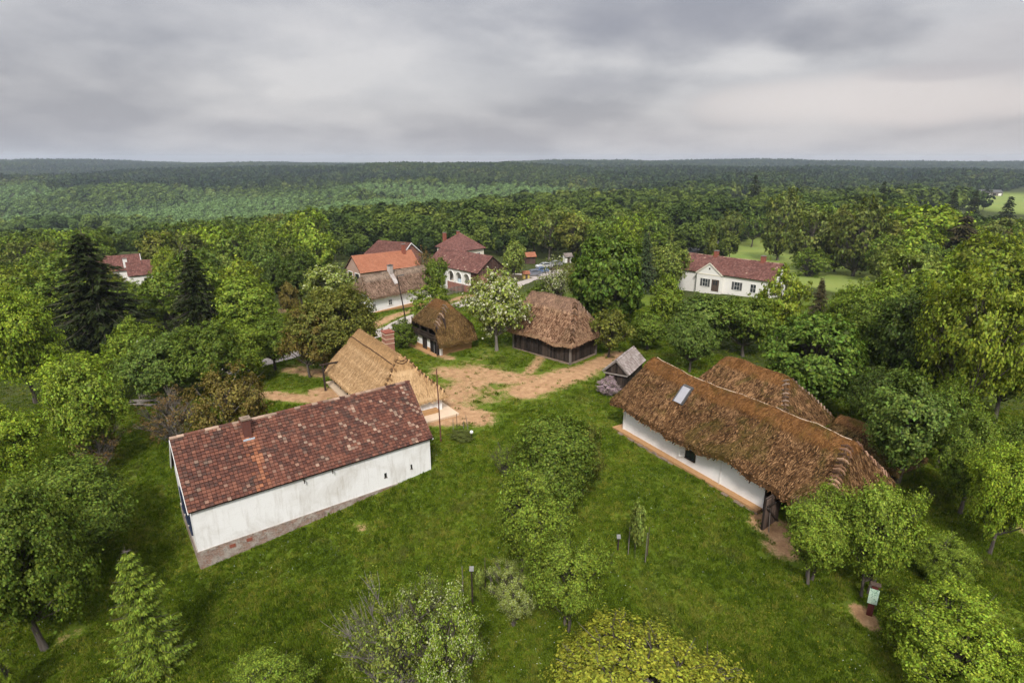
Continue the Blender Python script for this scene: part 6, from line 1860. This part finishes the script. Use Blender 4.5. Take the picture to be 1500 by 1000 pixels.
# tall thin pole in front of the golden house
post(646, 647, 540, 0.055, 'iron_mast', 'tall thin dark mast standing before the golden thatched house', 'mast', M['rust'] if 'rust' in M else M['brick_dark'], (-0.12, 0))
STK = 'wooden stakes driven in round young plants'
for px, b, t_, lx, lab in ((669.5, 628, 606, 0, 'tallest brown stake at the corner of the clay apron'), (679, 628, 617, 0, 'short brown stake behind the grey green shrub'), (686, 630, 608, -0.18, 'slanting brown stake beside the grey green shrub'),
                           (664, 632, 614, 0, 'thin grey stake in front of the clay apron corner'), (678, 868, 829, 0, 'grey stake beside the dark notice post by the blossoming fruit tree'), (711, 860, 816, 0, 'tall dark stake behind the tiny sapling'), (719, 868, 831, 0, 'pale stake beside the blossoming crown'),
                           (920, 812, 772, 0, 'pale stake on the notice post side of the slim sapling'), (945, 824, 780, 0, 'pale stake in front of the slim sapling'), (948, 814, 772, 0, 'thin dark stake behind the slim sapling')):
    post(px, b, t_, 0.028, 'wooden_stake', lab, 'stake', M['grey_wood'] if 'pale' in lab or 'grey' in lab else M['door_wood'], (lx, 0))


M['sign_top'] = mat_plain('faded_sign_print', (0.20, 0.20, 0.19), 0.7, 0.3, 9)


def notice(px, base, top, label):
    o, g, h = post(px, base, top + 3, 0.05, 'notice_post', label, 'sign', M['board'])
    mb = MB(); mb.bar((0, -0.02, h * 0.35), (0, 0, h), 0.13, 0.06); mb.build('post_board', M['board'], o)
    mb = MB(); mb.poly([(-0.11, -0.12, h - 0.03), (0.11, -0.12, h - 0.03), (0.11, 0.06, h + 0.13), (-0.11, 0.06, h + 0.13), (-0.11, -0.11, h - 0.06), (0.11, -0.11, h - 0.06), (0.11, 0.07, h + 0.10), (-0.11, 0.07, h + 0.10)],
                       [(0, 1, 2, 3), (7, 6, 5, 4), (0, 4, 5, 1), (1, 5, 6, 2), (2, 6, 7, 3), (3, 7, 4, 0)])
    mb.build('slanted_panel', M['sign_top'], o)


notice(905, 805, 783, 'dark reading post with pale slanted top beside the slim sapling')
notice(692, 884, 830, 'dark reading post with slanted top near the old fruit tree')

# globe lamp beside the shrub
g = at(691, 644); r = root('path_lamp', 'short black lamp with white globe beside the grey green shrub', 'lamp', tuple(g))
mb = MB(); mb.tube([(0, 0, -0.1), (0, 0, 0.55)], [0.035, 0.03], 8); mb.build('pole', M['black'], r)
mb = MB(); R_ = 0.14
for i in range(6):
    for k in range(10):
        q = []
        for di, dk in ((0, 0), (0, 1), (1, 1), (1, 0)):
            th = PI * (i + di) / 6; ph = 2 * PI * (k + dk) / 10; q.append((R_ * math.sin(th) * math.cos(ph), R_ * math.sin(th) * math.sin(ph), 0.66 + R_ * math.cos(th)))
        mb.face(q[::-1])
mb.build('globe', M['white_trim'], r, smooth=True)

# green notice on a red brown post, right
g = at(1273, 900); r = root('notice_pillar', 'red brown post with a pale green map panel beside bare earth', 'sign', tuple(g), -0.5)
mb = MB(); mb.bar((0, 0, -0.2), (0, 0, 1.75), 0.12, 0.26); mb.build('pillar', mat_plain('oxblood_wood', (0.10, 0.022, 0.018), 0.8, 0.3), r)
mb = MB(); mb.box(-0.2, 0.2, -0.10, -0.075, 0.72, 1.55)
t = NT('map_print'); v = t.obj(); f = t.noise(v, 7, 5, 0.7, 1.2); t.principled(t.ramp(f, [(0.38, (0.08, 0.20, 0.12)), (0.47, (0.45, 0.62, 0.50)), (0.6, (0.60, 0.72, 0.58)), (0.66, (0.30, 0.42, 0.28))]), 0.5)
mb.build('map_panel', t.mat, r)
mb = MB(); mb.box(-0.22, 0.22, -0.13, 0.12, 1.75, 1.82); mb.build('cap_board', M['door_wood'], r)

# information board between the walnut trees
g = at(487, 512); r = root('information_board', 'white and turquoise information board under the bronze trees', 'sign', tuple(g), 0.15)
for x in (-0.75, 0.75):
    mb = MB(); mb.bar((x, 0, -0.2), (x, 0, 2.3), 0.1); mb.build('post', M['board'], r)
mb = MB(); mb.box(-0.7, 0.7, -0.05, 0.0, 0.75, 2.15); mb.build('panel', M['white_trim'], r)
mb = MB(); mb.box(-0.45, 0.55, -0.065, -0.052, 1.0, 1.9); mb.build('poster', mat_plain('turquoise_print', (0.18, 0.48, 0.50), 0.6, 0.35, 4), r)

# utility pole with crossbar in the thicket
g = at(232, 585); r = root('utility_pole', 'weathered wooden utility pole with crossbar rising from the thicket', 'pole', tuple(g), 0.2)
v = (497 - 500) / FPX; zt = CAMH - (SP + v * CP) * (g.y / (CP - v * SP)) - g.z
mb = MB(); mb.tube([(0, 0, -0.3), (-0.1, 0, zt)], [0.17, 0.12], 8); mb.build('pole', M['grey_wood'], r)
mb = MB(); mb.bar((-0.95, 0, zt - 0.3), (0.75, 0, zt - 0.3), 0.12); mb.bar((-0.6, 0, zt - 0.3), (-0.1, 0, zt - 1.0), 0.06); mb.build('crossbar', M['board'], r)
for x in (-0.8, -0.1, 0.6):
    mb = MB(); mb.tube([(x, 0, zt - 0.24), (x, 0, zt - 0.04)], [0.06, 0.045], 8); mb.build('insulator', M['white_trim'], r)

# street lamp by the road
g = at(598, 489); r = root('street_lamp', 'black street lamp leaning beside the village road', 'lamp', tuple(g), 0)
v = (404 - 500) / FPX; zt = CAMH - (SP + v * CP) * (g.y / (CP - v * SP)) - g.z
mb = MB(); mb.tube([(0, 0, -0.2), (-0.45, 0, zt * 0.5), (-1.0, 0.1, zt)], [0.10, 0.08, 0.06], 8); mb.build('pole', M['board'], r)
mb = MB(); mb.bar((-1.0, 0.1, zt - 0.05), (-0.35, 0.1, zt + 0.12), 0.06); mb.bar((-0.65, 0.1, zt + 0.02), (-0.2, 0.1, zt + 0.12), 0.16, 0.08); mb.build('lamp_head', M['slate'], r)

# wooden cart on the bare patch
g = at(425, 452); r = root('wooden_cart', 'brown wooden cart on bare earth across the road', 'cart', tuple(g), 0.3)
mb = MB(); mb.box(-1.4, 1.4, -0.55, 0.55, 0.75, 0.85)
for s in (-1, 1): plank_wall(mb, (-1.4, s * 0.58), (1.4, s * 0.58), 0.8, 1.35, 8)
mb.build('cart_body', M['brown_boards'], r)
for x in (-0.95, 0.95):
    for s in (-1, 1):
        mb = MB(); pts = [(x + 0.5 * math.cos(a), s * 0.72, 0.5 + 0.5 * math.sin(a)) for a in np.linspace(0, 2 * PI, 17)]; mb.tube(pts, 0.05, 5, cap=False)
        for a in np.linspace(0, PI, 5)[:-1]: mb.bar((x + 0.48 * math.cos(a), s * 0.72, 0.5 + 0.48 * math.sin(a)), (x - 0.48 * math.cos(a), s * 0.72, 0.5 - 0.48 * math.sin(a)), 0.05)
        mb.build('wheel', M['board'], r)
mb = MB(); mb.bar((1.4, 0, 0.7), (3.0, 0.1, 0.35), 0.08); mb.build('shaft', M['board'], r)


def fence(pts, label, h=1.0, mat=None):
    P = [at(*p) for p in pts]; o = P[0]; r = root('picket_fence', label, 'fence', tuple(o), 0)
    mb = MB(); rl = MB()
    for a, b in zip(P, P[1:]):
        L = (b - a).length; n = max(2, int(L / 1.9)); d = (b - a) / n
        for k in range(n + 1):
            q = a + d * k; z = hz(q.x, q.y) - o.z; m2 = MB(); m2.bar((q.x - o.x, q.y - o.y, z - 0.3), (q.x - o.x, q.y - o.y, z + h + 0.1), 0.11); m2.build('post', mat or M['grey_wood'], r)
        m = int(L / 0.17); d2 = (b - a) / m
        for k in range(m):
            q = a + d2 * (k + 0.5); z = hz(q.x, q.y) - o.z; mb.bar((q.x - o.x, q.y - o.y - 0.06, z + 0.06), (q.x - o.x, q.y - o.y - 0.06, z + h * random.uniform(0.92, 1.06)), 0.10, 0.03)
        for zz in (0.3, h * 0.8):
            for k in range(n):
                q, w = a + d * k, a + d * (k + 1); rl.bar((q.x - o.x, q.y - o.y, hz(q.x, q.y) - o.z + zz), (w.x - o.x, w.y - o.y, hz(w.x, w.y) - o.z + zz), 0.07)
    mb.build('picket_slat', mat or M['grey_wood'], r); rl.build('rail', mat or M['grey_wood'], r)


fence([(655, 433), (690, 425)], 'grey plank fence below the white arches', 1.3)
fence([(300, 572), (235, 580), (205, 584)], 'old grey fence behind the bare fruit tree', 0.9)

# heap of cut branches against the fence: every log lies loose
g0 = at(232, 592); rg_ = random.Random(5)
for k in range(16):
    L = rg_.uniform(1.2, 2.4); a = rg_.uniform(-0.25, 0.45); x = g0.x + rg_.uniform(-2.2, 2.2); y = g0.y + rg_.uniform(-0.6, 0.6); z = hz(x, y) + 0.10 + 0.11 * (k // 5)
    mb = MB(); d = Vector((math.cos(a), math.sin(a), rg_.uniform(-.08, .12))) * (L / 2); mb.tube([-d, d * 0.1 + Vector((0, 0, 0.03)), d], [0.075, 0.065, 0.045], 7)
    tag(mb.build('cut_branch', M['bark_pale'], None, loc=(x, y, z)), 'grey cut branch on the heap by the old fence', 'branch', 'cut branches heaped by the old fence')

# stump and white stones on the verge
g = at(575, 452)
# far field barn
g = at(1452, 287); d = depth(g.y, g.z); r = root('field_barn', 'dark long field barn at the far edge of the pasture', 'barn', tuple(g), -0.1)
L = 30 / FPX * d; hh = 8.5 / FPX * d; Wd = L * 0.4
mb = MB(); mb.box(-L / 2, L / 2, 0, Wd, -2, hh * 0.6); mb.build('wall', M['grey_wood'], r)
mb = MB(); e = 0.4
mb.face([(-L / 2 - e, -e, hh * 0.55), (L / 2 + e, -e, hh * 0.55), (L / 2 + e, Wd / 2, hh), (-L / 2 - e, Wd / 2, hh)]); mb.face([(L / 2 + e, Wd + e, hh * 0.55), (-L / 2 - e, Wd + e, hh * 0.55), (-L / 2 - e, Wd / 2, hh), (L / 2 + e, Wd / 2, hh)])
mb.build('roof', M['slate'], r)
for k in range(4):
    x = -L / 2 + L * (k + 0.5) / 4; mb = MB(); mb.box(x - L * 0.07, x + L * 0.07, -0.08, 0.0, 0.2, hh * 0.42); mb.build('door', M['white_wall'] if k % 2 else M['dark'], r)

# ------------------------------------------------------------------ air, sky, sun, camera
def make_haze():
    mb = MB(); mb.box(-3900, 3900, -90, 5200, -75, 64)
    t = NT('haze_air'); pv = t.n('ShaderNodeVolumePrincipled'); pv.inputs['Color'].default_value = (0.74, 0.86, 1.0, 1); pv.inputs['Density'].default_value = HAZE; pv.inputs['Anisotropy'].default_value = 0.0
    t.l(pv.outputs[0], t.out.inputs['Volume'])
    o = mb.build('haze', t.mat); tag(o, 'pale blue haze lying over the distant woods', None, None, 'stuff')


HAZE = 0.00012
make_haze()

SUN_EL, SUN_AZ = math.radians(46), math.radians(184)      # compass: 0 is ahead (+Y), 90 is to the right
sd = Vector((math.sin(SUN_AZ) * math.cos(SUN_EL), math.cos(SUN_AZ) * math.cos(SUN_EL), math.sin(SUN_EL)))
sl = bpy.data.lights.new('sun', 'SUN'); sl.energy = 1.5; sl.angle = math.radians(10); sl.color = (1.0, 0.95, 0.88)
so = bpy.data.objects.new('sun', sl); COL.objects.link(so); so.rotation_euler = sd.to_track_quat('Z', 'Y').to_euler()


def make_sky():
    w = bpy.data.worlds.new('World'); SC.world = w; w.use_nodes = True
    t = NT.__new__(NT); t.t = w.node_tree; t.t.nodes.clear(); t.out = t.n('ShaderNodeOutputWorld'); t.mat = None
    sky = t.n('ShaderNodeTexSky', sky_type='NISHITA', sun_disc=False, sun_elevation=SUN_EL, sun_rotation=SUN_AZ, air_density=1.5, dust_density=3.0)
    d = t.n('ShaderNodeTexCoord').outputs['Generated']
    sep = t.n('ShaderNodeSeparateXYZ'); t.l(d, sep.inputs[0]); z = sep.outputs[2]
    # a cloud sheet overhead: directions are carried up to a plane
    zz = t.math('ADD', t.math('MAXIMUM', z, 0.0), 0.26)
    cx = t.n('ShaderNodeCombineXYZ'); t.l(t.math('DIVIDE', sep.outputs[0], zz), cx.inputs[0]); t.l(t.math('DIVIDE', sep.outputs[1], zz), cx.inputs[1])
    mp = t.n('ShaderNodeMapping'); mp.inputs['Location'].default_value = (1.7, 4.2, 0.0); t.l(cx.outputs[0], mp.inputs['Vector'])
    n1 = t.noise(mp.outputs[0], 0.85, 8, 0.48, 0.15); n2 = t.noise(mp.outputs[0], 2.4, 6, 0.5, 0.2)
    f = t.math('ADD', t.math('MULTIPLY', n1, 0.70), t.math('MULTIPLY', n2, 0.30))

    def blob(az, el, rx, ry):
        """a broad patch of the sheet round one direction"""
        v = Vector((math.sin(math.radians(az)) * math.cos(math.radians(el)), math.cos(math.radians(az)) * math.cos(math.radians(el)), math.sin(math.radians(el))))
        dx = t.math('DIVIDE', t.math('SUBTRACT', sep.outputs[0], v.x), rx); dz = t.math('DIVIDE', t.math('SUBTRACT', z, v.z), ry)
        wob = t.math('MULTIPLY', t.math('SUBTRACT', f, 0.5), 3.2)
        r2 = t.math('ADD', t.math('ADD', t.math('MULTIPLY', dx, dx), t.math('MULTIPLY', dz, dz)), wob)
        front = t.math('GREATER_THAN', sep.outputs[1], 0.0)
        return t.math('MULTIPLY', t.math('SUBTRACT', 1.0, t.ramp(r2, [(0.0, 0), (1.0, 1)], 'EASE')), front)
    c = t.ramp(f, [(0.39, (0.37, 0.37, 0.415)), (0.46, (0.485, 0.48, 0.515)), (0.52, (0.59, 0.58, 0.605)), (0.60, (0.71, 0.69, 0.70))])
    hor = t.ramp(z, [(0.0, 1.0), (0.10, 0.0)])
    c = t.mix(t.math('MULTIPLY', hor, 0.6), c, t.mix(t.ramp(t.math('ADD', t.math('MULTIPLY', sep.outputs[0], 0.5), 0.5), [(0.25, 0), (0.8, 1)]), (0.50, 0.51, 0.555), (0.63, 0.585, 0.575)))
    for az, el, rx, ry, col, amt in ((15, 11.5, 0.30, 0.070, (0.29, 0.29, 0.345), 0.8), (27.0, 9.6, 0.12, 0.040, (0.24, 0.24, 0.29), 0.65), (-6, 14.5, 0.12, 0.035, (0.38, 0.38, 0.43), 0.55), (-24, 13.0, 0.16, 0.03, (0.44, 0.44, 0.48), 0.5),
                                     (28, 4.6, 0.24, 0.045, (0.84, 0.77, 0.75), 0.75), (39, 8.0, 0.14, 0.05, (0.66, 0.62, 0.63), 0.5), (-10, 6.5, 0.25, 0.045, (0.66, 0.65, 0.67), 0.5), (34, 6.4, 0.08, 0.014, (0.52, 0.49, 0.52), 0.55), (6, 6.5, 0.10, 0.02, (0.50, 0.49, 0.53), 0.45)):
        c = t.mix(t.math('MULTIPLY', blob(az, el, rx, ry), amt), c, col)
    # an overcast sky is brighter overhead than at its rim
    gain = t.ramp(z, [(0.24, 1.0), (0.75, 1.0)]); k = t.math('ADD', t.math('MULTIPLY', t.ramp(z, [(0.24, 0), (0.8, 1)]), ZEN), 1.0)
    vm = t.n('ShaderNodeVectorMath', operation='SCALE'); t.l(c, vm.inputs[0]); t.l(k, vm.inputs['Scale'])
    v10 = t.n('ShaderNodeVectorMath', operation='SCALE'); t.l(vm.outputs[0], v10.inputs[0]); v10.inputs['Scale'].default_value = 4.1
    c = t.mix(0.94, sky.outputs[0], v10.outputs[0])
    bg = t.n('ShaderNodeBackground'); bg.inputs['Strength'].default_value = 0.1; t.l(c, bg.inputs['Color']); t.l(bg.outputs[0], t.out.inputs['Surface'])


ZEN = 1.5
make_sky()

cam = bpy.data.cameras.new('camera'); co = bpy.data.objects.new('camera', cam); COL.objects.link(co)
cam.sensor_width = 36; cam.lens = FPX / 1500 * 36; cam.clip_start = 0.5; cam.clip_end = 20000
co.location = (0, 0, CAMH); co.rotation_euler = (PI / 2 - PITCH, 0, 0); SC.camera = co
SC.view_settings.view_transform = 'Standard'; SC.view_settings.look = 'None'; SC.view_settings.exposure = 1.2; SC.view_settings.gamma = 1.0
cy = SC.cycles
cy.max_bounces = 6; cy.diffuse_bounces = 2; cy.glossy_bounces = 2; cy.transmission_bounces = 3; cy.transparent_max_bounces = 4; cy.volume_bounces = 0
cy.use_denoising = True; cy.denoiser = 'OPENIMAGEDENOISE'; cy.denoising_input_passes = 'RGB_ALBEDO_NORMAL'; cy.denoising_prefilter = 'FAST'; cy.caustics_reflective = False; cy.caustics_refractive = False
cy.use_adaptive_sampling = True; cy.adaptive_threshold = 0.015
